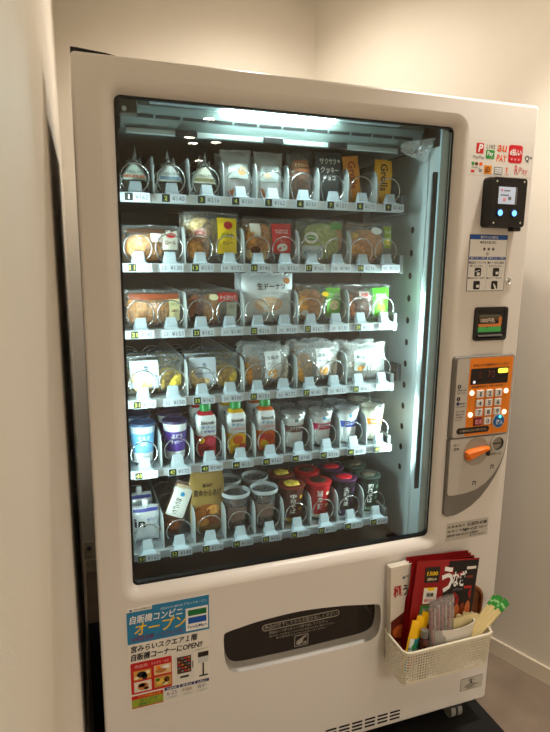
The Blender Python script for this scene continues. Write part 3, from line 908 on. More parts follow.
for r, z in enumerate(ROWZ):
    wide = r in (1, 2, 3)
    cols = COL10 if wide else COL9
    xr = 0.825 - 0.012 * (r > 1)
    mb = MB()
    mb.box(0.092, xr, YF + 0.008, 0.70, z + 0.008, z + 0.0115, ALU)
    mb.box(0.092, xr, YF, YF + 0.008, z - 0.008, z + 0.013, ALU, bev=0.001)
    sh = mb.build('shelf_tray', VM)
    mb = MB(); mb.box(xr, xr + 0.012, YF - 0.002, 0.30, z - 0.012, z + 0.038, C('shelf_end_dark', 72, 76, 76, rough=0.4), bev=0.002); mb.build('shelf_end', sh)
    mb = MB(); mb.box(0.080, 0.091, YF + 0.004, 0.24, z - 0.004, z + 0.055, C('shelf_end_white', 200, 205, 204), bev=0.002); mb.build('shelf_end', sh)
    # dividers
    step = 2 if wide else 1
    half = (cols[1] - cols[0]) / 2
    for i in range(step, len(cols), step):
        x = cols[i] - half
        if div_proto is None:
            mb = MB()
            prof = [(YF + 0.012, 0), (0.66, 0), (0.66, 0.088), (YF + 0.035, 0.088), (YF + 0.022, 0.082), (YF + 0.014, 0.066), (YF + 0.011, 0.045)]
            n = len(prof)
            vs = [(x - 0.0011, p[0], FLOORS[r] + p[1]) for p in prof] + [(x + 0.0011, p[0], FLOORS[r] + p[1]) for p in prof]
            mb.add(vs, [list(range(n)), list(range(2 * n - 1, n - 1, -1))] + [(i_, n + i_, n + (i_ + 1) % n, (i_ + 1) % n) for i_ in range(n)], DIVM)
            div_proto = mb.build('divider', sh); dx0, dz0 = x, FLOORS[r]
        else:
            copy_part(div_proto, sh, (x - dx0, 0, FLOORS[r] - dz0))
    for i, x in enumerate(cols):
        p = PITCH[r]
        if p not in coil_proto:
            mb = MB()
            path = []
            R_, zc = 0.0325, FLOORS[r] + 0.0365
            nt_ = int(0.50 / p)
            for k in range(nt_):
                for a in range(-4, 20):
                    ang = math.radians(a * 15)
                    yy = YF + 0.022 + k * p
                    if a > 14: yy += p * (a - 14) / 6.0
                    path.append((x + R_ * math.cos(ang), yy, zc + R_ * math.sin(ang)))
            mb.tube(path, 0.0015, COILM, n=5)
            coil_proto[p] = (mb.build('coil', sh), x, FLOORS[r])
        else:
            o, ox, oz = coil_proto[p]
            copy_part(o, sh, (x - ox, 0, FLOORS[r] - oz))
        if clip_proto is None:
            mb = MB()
            z0 = z
            y0 = YF - 0.008
            mb.box(x - 0.020, x + 0.020, y0 + 0.001, YF, z0 - 0.004, z0 + 0.0135, CLIPM)
            vs = [(x - 0.018, y0 + 0.002, z0 + 0.0135), (x + 0.018, y0 + 0.002, z0 + 0.0135), (x + 0.0125, y0 + 0.014, z0 + 0.018), (x - 0.0125, y0 + 0.014, z0 + 0.018),
                  (x + 0.012, y0 + 0.024, z0 + 0.040), (x - 0.012, y0 + 0.024, z0 + 0.040), (x + 0.012, y0 + 0.028, z0 + 0.040), (x - 0.012, y0 + 0.028, z0 + 0.040),
                  (x + 0.018, y0 + 0.028, z0 + 0.0135), (x - 0.018, y0 + 0.028, z0 + 0.0135)]
            mb.add(vs, [(0, 1, 2, 3), (3, 2, 4, 5), (5, 4, 6, 7), (7, 6, 8, 9), (0, 3, 5, 7, 9), (1, 8, 6, 4, 2)], CLIPM)
            clip_proto = mb.build('tag_clip', sh); cx0, cz0 = x, z
        else:
            copy_part(clip_proto, sh, (x - cx0, 0, z - cz0))
        # the tag itself: number plate and price
        mb = MB()
        yt = YF - 0.008
        num = (r * 10 + i + 1)
        hw = 0.0285 if not wide else 0.0275
        mb.box(x - hw, x + hw, yt - 0.0012, yt + 0.0008, z - 0.0065, z + 0.0125, TAGW)
        if not (wide and i % 2 == 1):
            mb.rect(x - hw + 0.001, x - 0.009, z - 0.0055, z + 0.0115, yt - 0.0016, NUMB)
            s_ = str(num)
            wd = 0.0012 if s_ == '1' else (0.0030 if len(s_) == 1 else 0.0060)
            xm = x - (hw + 0.008) / 2
            text(mb, s_, xm - wd, xm + wd, z - 0.0018, z + 0.0078, yt - 0.0020, NUMY if num != 1 else WHITE, 0.0)
        else:
            text(mb, str(num), x - hw + 0.004, x - 0.012, z - 0.002, z + 0.007, yt - 0.0016, GREY, 0.0)
        text(mb, '¥' + PRICES[(i * 3 + r * 2) % 10], x - 0.004, x + hw - 0.004, z - 0.0025, z + 0.0085, yt - 0.0016, C('tag_ink', 84, 88, 98), 0.0)
        mb.build('price_tag', sh)

# ================================================================== PRODUCTS
def nz(x, y, z):
    return noise.noise((x, y, z))
def bread_mat(name, r, g, b):
    return C(name, r, g, b, rough=0.5, var=0.38, vscale=95, bump=0.35, bscale=170)
CRUST = bread_mat('bread_crust', 236, 166, 84)
DARKC = bread_mat('bread_dark', 150, 84, 46)
PALEB = bread_mat('bread_pale', 246, 214, 158)
CHOCO = bread_mat('choco', 58, 34, 24)
CUSTY = bread_mat('custard_yellow', 250, 212, 84)
MELON = bread_mat('melon_green', 190, 210, 120)
WHITEB = bread_mat('steamed_white', 236, 230, 218)
RICE = bread_mat('rice_white', 235, 235, 230)
NORI = bread_mat('nori_dark', 66, 58, 46)
def blob(mb, cx, cy, cz, rx, ry, rz, m, seed=0.0, e=0.75, amp=0.06, M=None, nu=16, nv=10):
    g, fs = [], []
    def sg(a, p): return math.copysign(abs(a) ** p, a)
    for j in range(nv + 1):
        ph = -math.pi / 2 + math.pi * j / nv
        for i in range(nu):
            th = 2 * math.pi * i / nu
            d = (sg(math.cos(ph), e) * sg(math.cos(th), e), sg(math.cos(ph), e) * sg(math.sin(th), e), sg(math.sin(ph), e))
            k = 1 + amp * nz(d[0] * 2 + seed, d[1] * 2, d[2] * 2 + seed)
            g.append((cx + rx * d[0] * k, cy + ry * d[1] * k, cz + rz * d[2] * k))
    for j in range(nv):
        for i in range(nu):
            a, b = j * nu + i, j * nu + (i + 1) % nu
            fs.append((a, b, b + nu, a + nu))
    mb.add(g, fs, m, M, True)
class Bag:
    """pillow bag standing on its lower edge: x in -w/2..w/2, z in 0..h, centre plane y=0"""
    def __init__(s, w, h, t, seed=0.0, wr=0.0035, px=2.6, pz=2.4, edge=0.003):
        s.w, s.h, s.t, s.seed, s.wr, s.px, s.pz, s.edge = w, h, t, seed, wr, px, pz, edge
    def front(s, x, z, lift=0.0, side=-1):
        u, v = 2 * x / s.w, 2 * z / s.h - 1
        u = max(-1, min(1, u)); v = max(-1, min(1, v))
        a = (1 - abs(u) ** s.px) ** 0.7 * (1 - abs(v) ** s.pz) ** 0.7
        wv = s.wr * nz(x * 38 + s.seed, z * 38, s.seed + side) * (0.35 + 0.65 * a) + 0.4 * s.wr * nz(x * 90, z * 90 + s.seed, 3.1)
        # the outline itself is a little crumpled
        dx = s.edge * nz(z * 45, s.seed, 1.7) * abs(u) ** 3 * (1 if u > 0 else -1)
        dz = s.edge * nz(x * 45, s.seed, 7.7) * max(v, 0) ** 3
        return (x + dx, side * (a * s.t / 2 + 0.0006) + wv * a ** 0.4 * -side * -1 + side * lift, z + dz)
    def mesh(s, mb, m, M, nx=18, nz_=14, fin=True):
        for side in (-1, 1):
            g, fs = [], []
            for i in range(nx + 1):
                for j in range(nz_ + 1):
                    g.append(s.front(-s.w / 2 + s.w * i / nx, s.h * j / nz_, 0, side))
            for i in range(nx):
                for j in range(nz_):
                    q = (i * (nz_ + 1) + j, (i + 1) * (nz_ + 1) + j, (i + 1) * (nz_ + 1) + j + 1, i * (nz_ + 1) + j + 1)
                    fs.append(q if side < 0 else q[::-1])
            mb.add(g, fs, m, M, True)
        if not fin:
            return
        # crimped fin along top
        top = []
        for k in range(25):
            x = -s.w / 2 + s.w * k / 24
            p = s.front(x, s.h)
            top.append((p[0], 0.0, p[2] - 0.001))
        vs, fs = [], []
        for k, p in enumerate(top):
            vs += [p, (p[0], 0.0008 * (-1) ** k, p[2] + (0.0055 if k % 2 else 0.0075))]
        for k in range(24):
            fs.append((2 * k, 2 * k + 2, 2 * k + 3, 2 * k + 1))
        mb.add(vs, fs, m, M)
    def patch(s, mb, x0, x1, z0, z1, m, M, lift=0.0008, nx=8, nz_=8):
        g = [s.front(x0 + (x1 - x0) * i / nx, z0 + (z1 - z0) * j / nz_, lift) for i in range(nx + 1) for j in range(nz_ + 1)]
        mb.add(g, [(i * (nz_ + 1) + j, (i + 1) * (nz_ + 1) + j, (i + 1) * (nz_ + 1) + j + 1, i * (nz_ + 1) + j + 1) for i in range(nx) for j in range(nz_)], m, M, True)
    def disc(s, mb, cx, cz, rx, rz, m, M, lift=0.0010, n=14):
        g = [s.front(cx, cz, lift)] + [s.front(cx + rx * math.cos(2 * math.pi * k / n), cz + rz * math.sin(2 * math.pi * k / n), lift) for k in range(n)]
        mb.add(g, [(0, 1 + k, 1 + (k + 1) % n) for k in range(n)], m, M, True)
    def text(s, mb, t, x0, x1, z0, z1, m, M, lift=0.0016, bold=0.02, rot=False):
        text(mb, t, x0, x1, z0, z1, 0, m, bold, 0, M, surf=lambda x, z: s.front(x, z, lift), rot=rot)
_seed = [0.0]
def ybase(row, k=0):
    return YF + 0.022 + PITCH[row] * (k + 0.5)
def pack(name, label, cat, x, row, w, h, t, film_m, breads=(), prints=(), texts=(), discs=(), k=0, lean=0.0, roll=0.0, group=None, wr=0.0035, edge=0.003):
    _seed[0] += 3.37
    z = FLOORS[row] + 0.0045
    y = ybase(row, k)
    root = thing(name, label, cat, (x, y, z), group)
    z += 0.45 * w * abs(math.sin(roll))
    M = Matrix.Translation((x, y, z)) @ Matrix.Rotation(lean, 4, 'X') @ Matrix.Rotation(roll, 4, 'Y')
    B = Bag(w, h, t, _seed[0], wr, edge=edge)
    mb = MB(); B.mesh(mb, film_m, M); mb.build('wrapper', root)
    for bi, b in enumerate(breads):
        nm, bx, bz, rx, rz, m = b[:6]
        rx = min(rx * 1.2, w / 2 - 0.004 - abs(bx)) if rx * 1.2 > rx and w / 2 - 0.004 - abs(bx) > rx else rx
        rz = max(rz, min(rz * 1.18, bz - 0.002, h - 0.006 - bz))
        mb = MB(); blob(mb, bx, 0.0, bz, rx, min(t * 0.42, rx * 0.8, rz * 0.9), rz, m, _seed[0] + bi, M=M); mb.build(nm, root)
    for pr in prints:
        mb = MB(); B.patch(mb, pr[0], pr[1], pr[2], pr[3], pr[4], M); mb.build('printed_label', root)
    for d in discs:
        mb = MB(); B.disc(mb, d[0], d[1], d[2], d[3], d[4], M, lift=0.0012); mb.build('printed_motif', root)
    for tx in texts:
        mb = MB(); B.text(mb, tx[0], tx[1], tx[2], tx[3], tx[4], tx[5], M, rot=len(tx) > 6); mb.build('lettering', root)
    if row < 4 and k == 0 and cat != 'snack bar':
        twin(root, row, label.replace(' in clear bag', '').replace(' in a clear bag', '') + ', rear twin')
    return root
def opaque(name, r, g, b, rough=0.3, **k):
    return C('bag_' + name, r, g, b, rough=rough, **k)

def twin(root, row, label):
    o = root.copy(); COL.objects.link(o)
    dy = Vector((0, PITCH[row], 0))
    place(o, WPOS[root.name] + dy, None)
    o['label'] = label
    for ch in list(root.children):
        if ch.name.split('.')[0] in ('wrapper', 'bread', 'printed_label', 'sandwich', 'pancake', 'rice', 'film_wrap'):
            copy_part(ch, o, dy)
    return o
# ---------------- row 1: rice balls, sandwich packs, bars
def onigiri(x, label, lab_m, spike, peak, k=0):
    row = 0
    z = FLOORS[row] + 0.0045
    y = ybase(row, k)
    root = thing('rice_ball', label, 'rice ball', (x, y, z), 'wrapped rice balls on the top shelf')
    def tri(s, hgt, top=0.0):
        pts = [(-0.036 * s, 0.004), (-0.030 * s, 0.0), (0.030 * s, 0.0), (0.036 * s, 0.004), (0.034 * s, 0.018), (0.009 * s, hgt * 0.93), (0.0, hgt), (-0.009 * s, hgt * 0.93), (-0.034 * s, 0.018)]
        return smooth_path(pts, 3)
    def pil(pts, t, m, mb):
        cz = 0.034
        rings = []
        for f, yy in ((0.80, -t / 2), (0.94, -t * 0.42), (1.0, -t * 0.2), (1.0, t * 0.2), (0.94, t * 0.42), (0.80, t / 2)):
            rings.append([(x + p[0] * f, y + yy, z + cz + (p[1] - cz) * f) for p in pts])
        mb.loops(rings, m)
        for rg in (rings[0], rings[-1]):
            mb.add(rg, [list(range(len(rg)))], m, None, True)
    mb = MB(); pil(tri(0.92, 0.072), 0.030, NORI, mb); mb.build('rice', root)
    mb = MB(); pil([(p[0], p[1] * 0.58 + 0.028) for p in tri(0.80, 0.072)], 0.0325, lab_m, mb); mb.build('printed_label', root)
    mb = MB()
    text(mb, '手巻おにぎり', x - 0.017, x + 0.017, z + 0.043, z + 0.050, y - 0.0172, C('ink_teal', 40, 90, 90), 0.0)
    mb.build('lettering', root)
    mb = MB(); mb.rect(x - 0.024, x + 0.024, z + 0.0335, z + 0.0400, y - 0.0170, (C('ink_salmon', 206, 130, 104), C('band_blue', 120, 170, 205), C('ink_olive', 150, 150, 96))[spike - 1])
    text(mb, ('さけ', 'ツナマヨネーズ', 'しそこんぶ')[spike - 1], x - 0.014, x + 0.014, z + 0.0345, z + 0.0390, y - 0.0173, WHITE, 0.0); mb.build('flavour_band', root)
    # film wrap that rises to twisted points
    mb = MB()
    out = tri(1.06, 0.080)
    cz = 0.034
    rings = []
    for f, yy in ((0.80, -0.0185), (0.98, -0.0165), (1.02, -0.006), (1.02, 0.006), (0.98, 0.0165), (0.80, 0.0185)):
        rings.append([(x + p[0] * f + 0.003 * nz(p[0] * 80, p[1] * 80, spike + yy * 20), y + yy, z - 0.0 + cz + (p[1] - cz) * f + 0.002 * nz(p[0] * 70 + spike, p[1] * 60, 2)) for p in out])
    for rg in rings:
        for q, v in enumerate(rg):
            if v[2] < z: rg[q] = (v[0], v[1], z)
    mb.loops(rings, FILM)
    for dx, ph, wd in peak:
        vs = [(x + dx - wd, y - 0.002, z + 0.060), (x + dx + wd, y - 0.003, z + 0.058), (x + dx + wd * 0.5, y - 0.004, z + 0.06 + ph * 0.6), (x + dx + wd * 0.15, y - 0.001, z + 0.06 + ph), (x + dx - wd * 0.3, y, z + 0.06 + ph * 0.65), (x + dx, y - 0.009, z + 0.06 + ph * 0.35)]
        mb.add(vs, [(0, 5, 4), (5, 1, 2), (4, 5, 2), (4, 2, 3)], film('highlight_film', haze=0.6, gloss=0.25))  # white haze in the clear wrap tips stands for highlights
    mb.build('film_wrap', root)
    return root
onigiri(COL9[0], 'triangular rice ball in clear wrap with pale label, tag number 1 on the top shelf', C('label_pale_green', 205, 220, 210), 1, [(0.004, 0.046, 0.007), (0.014, 0.022, 0.006), (-0.012, 0.016, 0.008)])
onigiri(COL9[1], 'triangular rice ball with bright white label and tall wrap tip, second on the top shelf', C('label_bright_white', 232, 242, 244), 2, [(-0.004, 0.042, 0.008), (0.010, 0.026, 0.008), (-0.016, 0.012, 0.008)])
onigiri(COL9[2], 'triangular rice ball with cream label and split wrap tips, third on the top shelf', C('label_cream', 218, 218, 204), 3, [(-0.010, 0.036, 0.006), (0.004, 0.044, 0.006), (0.014, 0.026, 0.005)])
pack('sandwich_pack', 'hazy sandwich pack with a peach patch, left of two on top shelf', 'sandwich', COL9[3] - 0.002, 0, 0.078, 0.108, 0.036, film('milky_film', haze=0.42, gloss=0.1),
     [('sandwich', -0.002, 0.036, 0.030, 0.032, DARKC)], [(-0.022, 0.028, 0.045, 0.080, C('label_milky', 200, 214, 212))], [('ミックスサンド', -0.018, 0.006, 0.068, 0.075, GREY)], [(0.012, 0.062, 0.011, 0.010, C('peach', 226, 170, 120))], group='sandwich packs on the top shelf')
pack('sandwich_pack', 'hazy sandwich pack with a grey label, right of two on top shelf', 'sandwich', COL9[4], 0, 0.076, 0.108, 0.036, film('milky_film', haze=0.42, gloss=0.1),
     [('sandwich', 0.0, 0.036, 0.030, 0.032, DARKC)], [(-0.024, 0.022, 0.040, 0.078, C('label_milky2', 190, 204, 206))], [('たまごサンド', -0.018, 0.016, 0.064, 0.072, GREY)], [(-0.008, 0.054, 0.010, 0.008, C('pale_tan', 214, 190, 160))], group='sandwich packs on the top shelf')
pack('bread_pack', 'brown toasted bread in a clear bag on the top shelf', 'bread', COL9[5], 0, 0.074, 0.118, 0.038, FILM, [('bread', 0, 0.050, 0.031, 0.044, DARKC)], [(-0.02, 0.02, 0.070, 0.098, C('label_brown', 150, 92, 60))], [('焼きカレー', -0.017, 0.017, 0.080, 0.09, CREAM)])
pack('cookie_bag', 'dark charcoal bag with white handwritten lettering on the top shelf', 'cookie bag', COL9[6] - 0.002, 0, 0.074, 0.118, 0.034, opaque('charcoal', 62, 72, 76), (), (),
     [('ザクザク', -0.028, 0.018, 0.092, 0.108, WHITE), ('クッキー', -0.026, 0.024, 0.070, 0.086, WHITE), ('チョコ', -0.020, 0.014, 0.052, 0.064, WHITE)], [(0.026, 0.102, 0.004, 0.004, WHITE)])
pack('snack_bar', 'orange snack bar packet leaning left, with script lettering, on the top shelf', 'snack bar', COL9[7] - 0.006, 0, 0.046, 0.112, 0.016, opaque('orange', 226, 150, 60), (), (),
     [('Grolls', -0.012, 0.010, 0.034, 0.104, C('ink_dark_red', 150, 60, 40), 1)], roll=-0.14, group='snack bars on the top shelf', wr=0.0015)
pack('snack_bar', 'yellow snack bar packet standing upright, with dark script lettering, on the top shelf', 'snack bar', COL9[8] - 0.004, 0, 0.052, 0.110, 0.016, opaque('amber', 240, 180, 30), (), (),
     [('Grolls', -0.012, 0.010, 0.034, 0.104, C('ink_dark', 60, 44, 30), 1)], group='snack bars on the top shelf', wr=0.0015)

# ---------------- row 2: wide bread bags
def X2(i): return (COL10[2 * i] + COL10[2 * i + 1]) / 2
G2 = 'bread bags on the second shelf'
pack('bread_bag', 'long roll in clear bag with white and red label, first on the second shelf', 'bread', X2(0), 1, 0.138, 0.080, 0.050, FILM,
     [('bread', -0.012, 0.034, 0.052, 0.027, CRUST), ('filling', -0.030, 0.030, 0.026, 0.018, CUSTY)], [(0.022, 0.060, 0.028, 0.074, C('label_off_white', 235, 228, 214)), (-0.006, 0.020, 0.046, 0.066, C('label_rose', 228, 205, 200)), (-0.060, 0.060, 0.066, 0.076, C('label_umber', 84, 52, 36))],
     [('ロール', 0.028, 0.055, 0.040, 0.050, BROWN)], [(0.044, 0.062, 0.013, 0.006, RED)], group=G2)
pack('bread_bag', 'round buns in clear bag with a yellow packet at right, second shelf', 'bread', X2(1), 1, 0.138, 0.116, 0.050, FILM,
     [('bread', -0.036, 0.034, 0.030, 0.028, CRUST), ('bread', -0.030, 0.080, 0.026, 0.024, PALEB)], [(0.010, 0.062, 0.020, 0.108, C('label_bright_yellow', 250, 214, 20)), (-0.05, -0.018, 0.060, 0.080, C('label_pinkish', 236, 190, 180))],
     [('バナナ', 0.018, 0.052, 0.058, 0.072, C('ink_green_dark', 60, 110, 30)), ('カレー', 0.022, 0.050, 0.042, 0.052, BROWN), ('パン', -0.046, -0.024, 0.064, 0.076, RED)], [(0.038, 0.090, 0.012, 0.010, RED)], group=G2)
pack('bread_bag', 'glazed bun in clear bag with a red and white packet, third on second shelf', 'bread', X2(2), 1, 0.134, 0.106, 0.052, FILM,
     [('bread', -0.024, 0.058, 0.036, 0.034, CRUST), ('bread', -0.028, 0.022, 0.034, 0.018, PALEB)], [(0.004, 0.062, 0.024, 0.098, C('label_crimson', 212, 50, 52)), (-0.052, -0.026, 0.062, 0.096, C('label_off_white', 235, 228, 214))],
     [('つぶつぶ', 0.012, 0.050, 0.072, 0.084, WHITE), ('いちご', 0.014, 0.046, 0.050, 0.064, PINK)], [(0.034, 0.038, 0.016, 0.010, WHITE), (-0.038, 0.030, 0.012, 0.010, BROWN)], group=G2)
pack('bread_bag', 'pale green melon bread in clear bag with a round white label, second shelf', 'bread', X2(3), 1, 0.136, 0.108, 0.052, FILM,
     [('bread', 0.002, 0.055, 0.046, 0.042, MELON), ('bread', 0.048, 0.066, 0.016, 0.030, CRUST)], [(-0.056, 0.0, 0.010, 0.044, C('label_pale_blue', 200, 216, 226)), (0.024, 0.060, 0.086, 0.104, C('label_green_strip', 90, 150, 70))],
     [('メロンパン', -0.052, -0.004, 0.020, 0.034, SKY)], [(-0.034, 0.064, 0.018, 0.015, WHITE), (-0.034, 0.064, 0.013, 0.008, C('label_leaf', 110, 160, 80))], group=G2)
pack('bread_bag', 'cheese topped bread in clear bag with green corner label, last on second shelf', 'bread', X2(4), 1, 0.140, 0.104, 0.050, FILM,
     [('bread', -0.012, 0.046, 0.050, 0.036, CRUST), ('topping', -0.030, 0.064, 0.028, 0.016, CUSTY), ('topping', 0.010, 0.056, 0.022, 0.016, PALEB), ('topping', -0.012, 0.030, 0.026, 0.012, WHITEB)],
     [(0.036, 0.064, 0.040, 0.098, C('label_olive', 140, 165, 50))], [('チーズ', 0.040, 0.062, 0.078, 0.088, WHITE)], [(0.012, 0.086, 0.016, 0.010, WHITE), (0.05, 0.058, 0.010, 0.010, CUSTY)], group=G2)

# ---------------- row 3
G3 = 'bread bags on the third shelf'
r3 = pack('bread_bag', 'ridged brown stick breads in clear bag with a cream label, third shelf', 'bread', X2(0), 2, 0.138, 0.082, 0.046, FILM,
     [('bread', -0.054 + 0.0165 * k, 0.038, 0.0098, 0.027, CRUST) for k in range(6)], [(0.034, 0.062, 0.012, 0.066, C('label_cream_tan', 236, 222, 170)), (-0.06, 0.06, 0.066, 0.079, C('label_rust', 150, 70, 36))],
     [('スティック', 0.038, 0.060, 0.050, 0.058, GREEN), ('6本入', 0.040, 0.058, 0.034, 0.042, BROWN)], group=G3)
pack('bread_bag', 'dark chocolate chip breads in clear bag with red top label, third shelf', 'bread', X2(1), 2, 0.138, 0.084, 0.048, FILM,
     [('bread', -0.042, 0.044, 0.024, 0.032, DARKC), ('bread', -0.004, 0.042, 0.020, 0.032, CRUST), ('chocolate', -0.050, 0.066, 0.012, 0.010, CHOCO), ('chocolate', -0.020, 0.058, 0.010, 0.010, CHOCO)],
     [(0.012, 0.064, 0.058, 0.080, C('label_scarlet', 214, 40, 30)), (0.032, 0.062, 0.014, 0.056, C('label_grey_green', 190, 196, 180))], [('チョコチップ', 0.016, 0.060, 0.064, 0.074, WHITE), ('パン', 0.038, 0.056, 0.040, 0.050, BROWN)], [(-0.05, 0.020, 0.012, 0.010, CHOCO), (0.0, 0.070, 0.012, 0.008, CREAM)], group=G3)
pack('doughnut_bag', 'tall puffy white doughnut bag with black brush lettering on the third shelf', 'doughnut bag', X2(2), 2, 0.140, 0.122, 0.058, opaque('white_puffy', 218, 222, 226, rough=0.28), (),
     (), [('生ドーナツ', -0.034, 0.044, 0.088, 0.104, BLACK), ('しっとり食感のドーナツ', -0.020, 0.040, 0.076, 0.081, GREY)],
     [(-0.004, 0.050, 0.038, 0.020, C('doughnut_pale', 226, 190, 160)), (-0.010, 0.056, 0.026, 0.011, C('doughnut_cream', 240, 224, 206)), (0.050, 0.110, 0.010, 0.008, C('badge_tan', 196, 120, 60))], group=None)
pack('bread_bag', 'savoury bread with yellow corn and a green label, fourth on third shelf', 'bread', X2(3), 2, 0.136, 0.094, 0.050, FILM,
     [('bread', -0.026, 0.044, 0.036, 0.036, CRUST), ('topping', 0.004, 0.062, 0.012, 0.010, CUSTY), ('topping', -0.020, 0.064, 0.018, 0.012, DARKC)], [(0.016, 0.062, 0.012, 0.090, C('label_leaf_green', 100, 180, 50))],
     [('コーンマヨ', 0.022, 0.058, 0.066, 0.078, WHITE)], [(0.040, 0.044, 0.016, 0.014, CREAM), (-0.046, 0.024, 0.010, 0.008, WHITE), (0.012, 0.074, 0.010, 0.007, YELLOW)], group=G3)
pack('bread_bag', 'brown noodle topped bread with a vivid green leafy label, last on third shelf', 'bread', X2(4), 2, 0.140, 0.092, 0.050, FILM,
     [('bread', -0.024, 0.042, 0.040, 0.034, DARKC), ('topping', -0.030, 0.060, 0.020, 0.014, DARKC)], [(0.010, 0.064, 0.010, 0.088, C('label_vivid_green', 80, 190, 40)), (-0.034, -0.004, 0.062, 0.080, C('label_grey_red', 190, 176, 170))],
     [('焼そば', 0.018, 0.052, 0.058, 0.074, WHITE), ('パン', 0.022, 0.050, 0.030, 0.046, YELLOW), ('大盛', -0.030, -0.008, 0.066, 0.076, RED)], [(0.040, 0.022, 0.018, 0.008, MELON)], group=G3)

# ---------------- row 4
G4 = 'bread bags on the fourth shelf'
MILK = film('milky_bag', haze=0.30, gloss=0.10)
for i, w_ in ((0, 'first'), (1, 'second')):
    pack('pancake_bag', 'folded yellow pancake in clear bag with white printed left half, %s on the fourth shelf' % w_, 'pancake bag', X2(i), 3, 0.138, 0.092, 0.050, FILM,
         [('pancake', 0.028, 0.034, 0.036, 0.024, CUSTY), ('bread', -0.030, 0.040, 0.034, 0.030, PALEB)], [(-0.064, 0.004, 0.016, 0.086, C('label_cloud_grey', 196, 204, 214))],
         [('ふんわりパンケーキ', -0.052, 0.000, 0.044, 0.051, C('ink_slate', 80, 90, 110)), ('生', -0.032, -0.020, 0.060, 0.074, C('ink_slate', 80, 90, 110))], [(-0.030, 0.026, 0.018, 0.010, PALEB)], group=G4)
for i, w_, wd in ((2, 'third', 'with brown bread behind'), (3, 'fourth', 'crinkled all over')):
    pack('bread_bag', 'white crumpled bread bag %s, %s on the fourth shelf' % (wd, w_), 'bread', X2(i), 3, 0.132, 0.104, 0.056, MILK,
         [('bread', -0.038, 0.042, 0.022, 0.034, CRUST), ('bread', 0.036, 0.044, 0.024, 0.034, WHITEB)], [(-0.012, 0.034, 0.024, 0.094, C('label_soft_white', 226, 228, 230))],
         [('ミルク', -0.006, 0.028, 0.074, 0.084, C('ink_slate', 80, 90, 110)), ('クリーム', -0.006, 0.028, 0.060, 0.068, GREY)], [(0.012, 0.036, 0.014, 0.012, CRUST)], group=G4, wr=0.007, edge=0.009)
pack('bread_bag', 'pale milky bread bag at the right end of the fourth shelf', 'bread', X2(4), 3, 0.136, 0.100, 0.054, MILK,
     [('bread', -0.006, 0.046, 0.050, 0.036, WHITEB)], [(-0.040, 0.030, 0.030, 0.084, C('label_mint_white', 216, 226, 222))], [('もちもち', -0.034, 0.020, 0.062, 0.074, C('ink_teal', 40, 90, 90))], [(-0.020, 0.036, 0.012, 0.008, CRUST)], group=G4, wr=0.006, edge=0.007)

# ---------------- row 5 and 6: cups, bottles, pouches
def cup(name, label, cat, x, row, rt, rb, h, bands, lid_m, k=0, texts=(), group=None, lid='flat', content=None, tilt=0.0):
    z = FLOORS[row] + 0.0045
    y = ybase(row, k)
    root = thing(name, label, cat, (x, y, z), group)
    def rad(f): return rb + (rt - rb) * f
    prof = [(0.001, 0.002), (rb - 0.002, 0.0), (rb, 0.002)]
    ms = [bands[0][2], bands[0][2]]
    for f0, f1, m in bands:
        prof.append((rad(f1), 0.002 + (h - 0.008) * f1)); ms.append(m)
    M = Matrix.Translation((x, y, z))
    mb = MB(); mb.lathe(prof, bands[0][2], 24, M=M, mats=ms)
    mb.build('cup_body', root)
    mb = MB()
    zt = h - 0.006
    if lid == 'flat':
        mb.lathe([(rt, zt - 0.001), (rt + 0.0022, zt - 0.001), (rt + 0.0026, zt + 0.003), (rt + 0.001, zt + 0.006), (rt - 0.004, zt + 0.006), (rt - 0.006, zt + 0.0035), (0.0005, zt + 0.0035)], lid_m, 24, M=M)
    elif lid == 'over':      # tall clear dome over-cap
        mb.lathe([(rt + 0.0015, zt - 0.012), (rt + 0.0030, zt - 0.002), (rt + 0.0030, zt + 0.010), (rt + 0.0005, zt + 0.012), (rt - 0.006, zt + 0.0105), (0.0005, zt + 0.0105)], lid_m, 24, M=M)
    else:                    # foil lid, paper rim
        mb.lathe([(rt, zt - 0.001), (rt + 0.003, zt), (rt + 0.003, zt + 0.003), (rt - 0.002, zt + 0.005), (0.0005, zt + 0.0045)], lid_m, 24, M=M)
    mb.build('lid', root)
    if content:
        mb = MB(); blob(mb, 0, 0, zt + 0.004, rt * 0.66, rt * 0.6, 0.005, content, x * 10, e=0.9, amp=0.25, M=M); mb.build('lid_picture', root)
    for t_, a0, a1, z0, z1, m in texts:
        def sf(xx, zz):
            rr = rad(zz / h) + 0.0007
            a = xx / rt
            return (rr * math.sin(a), -rr * math.cos(a), zz)
        mb = MB(); text(mb, t_, a0, a1, z0, z1, 0, m, 0.02, M=M, surf=sf, rot=(z1 - z0) > 2.0 * (a1 - a0) and len(t_) > 1 and False)
        mb.build('lettering', root)
    return root
def vtext(s, xc, w, z1, z0, m):
    """upright column of characters"""
    n = len(s)
    hh = (z1 - z0) / n
    return [(ch, xc - w / 2, xc + w / 2, z1 - hh * (i + 1) + hh * 0.08, z1 - hh * i, m) for i, ch in enumerate(s)]
PWHITE = C('cup_white', 232, 234, 236, rough=0.35)
CLEARL = film('lid_clear', haze=0.07, gloss=0.12, rough=0.08)
G5 = 'drink cups and bottles on the fifth shelf'
LB_ = C('cup_light_blue', 110, 176, 222); NB = C('cup_navy_rim', 60, 84, 120)
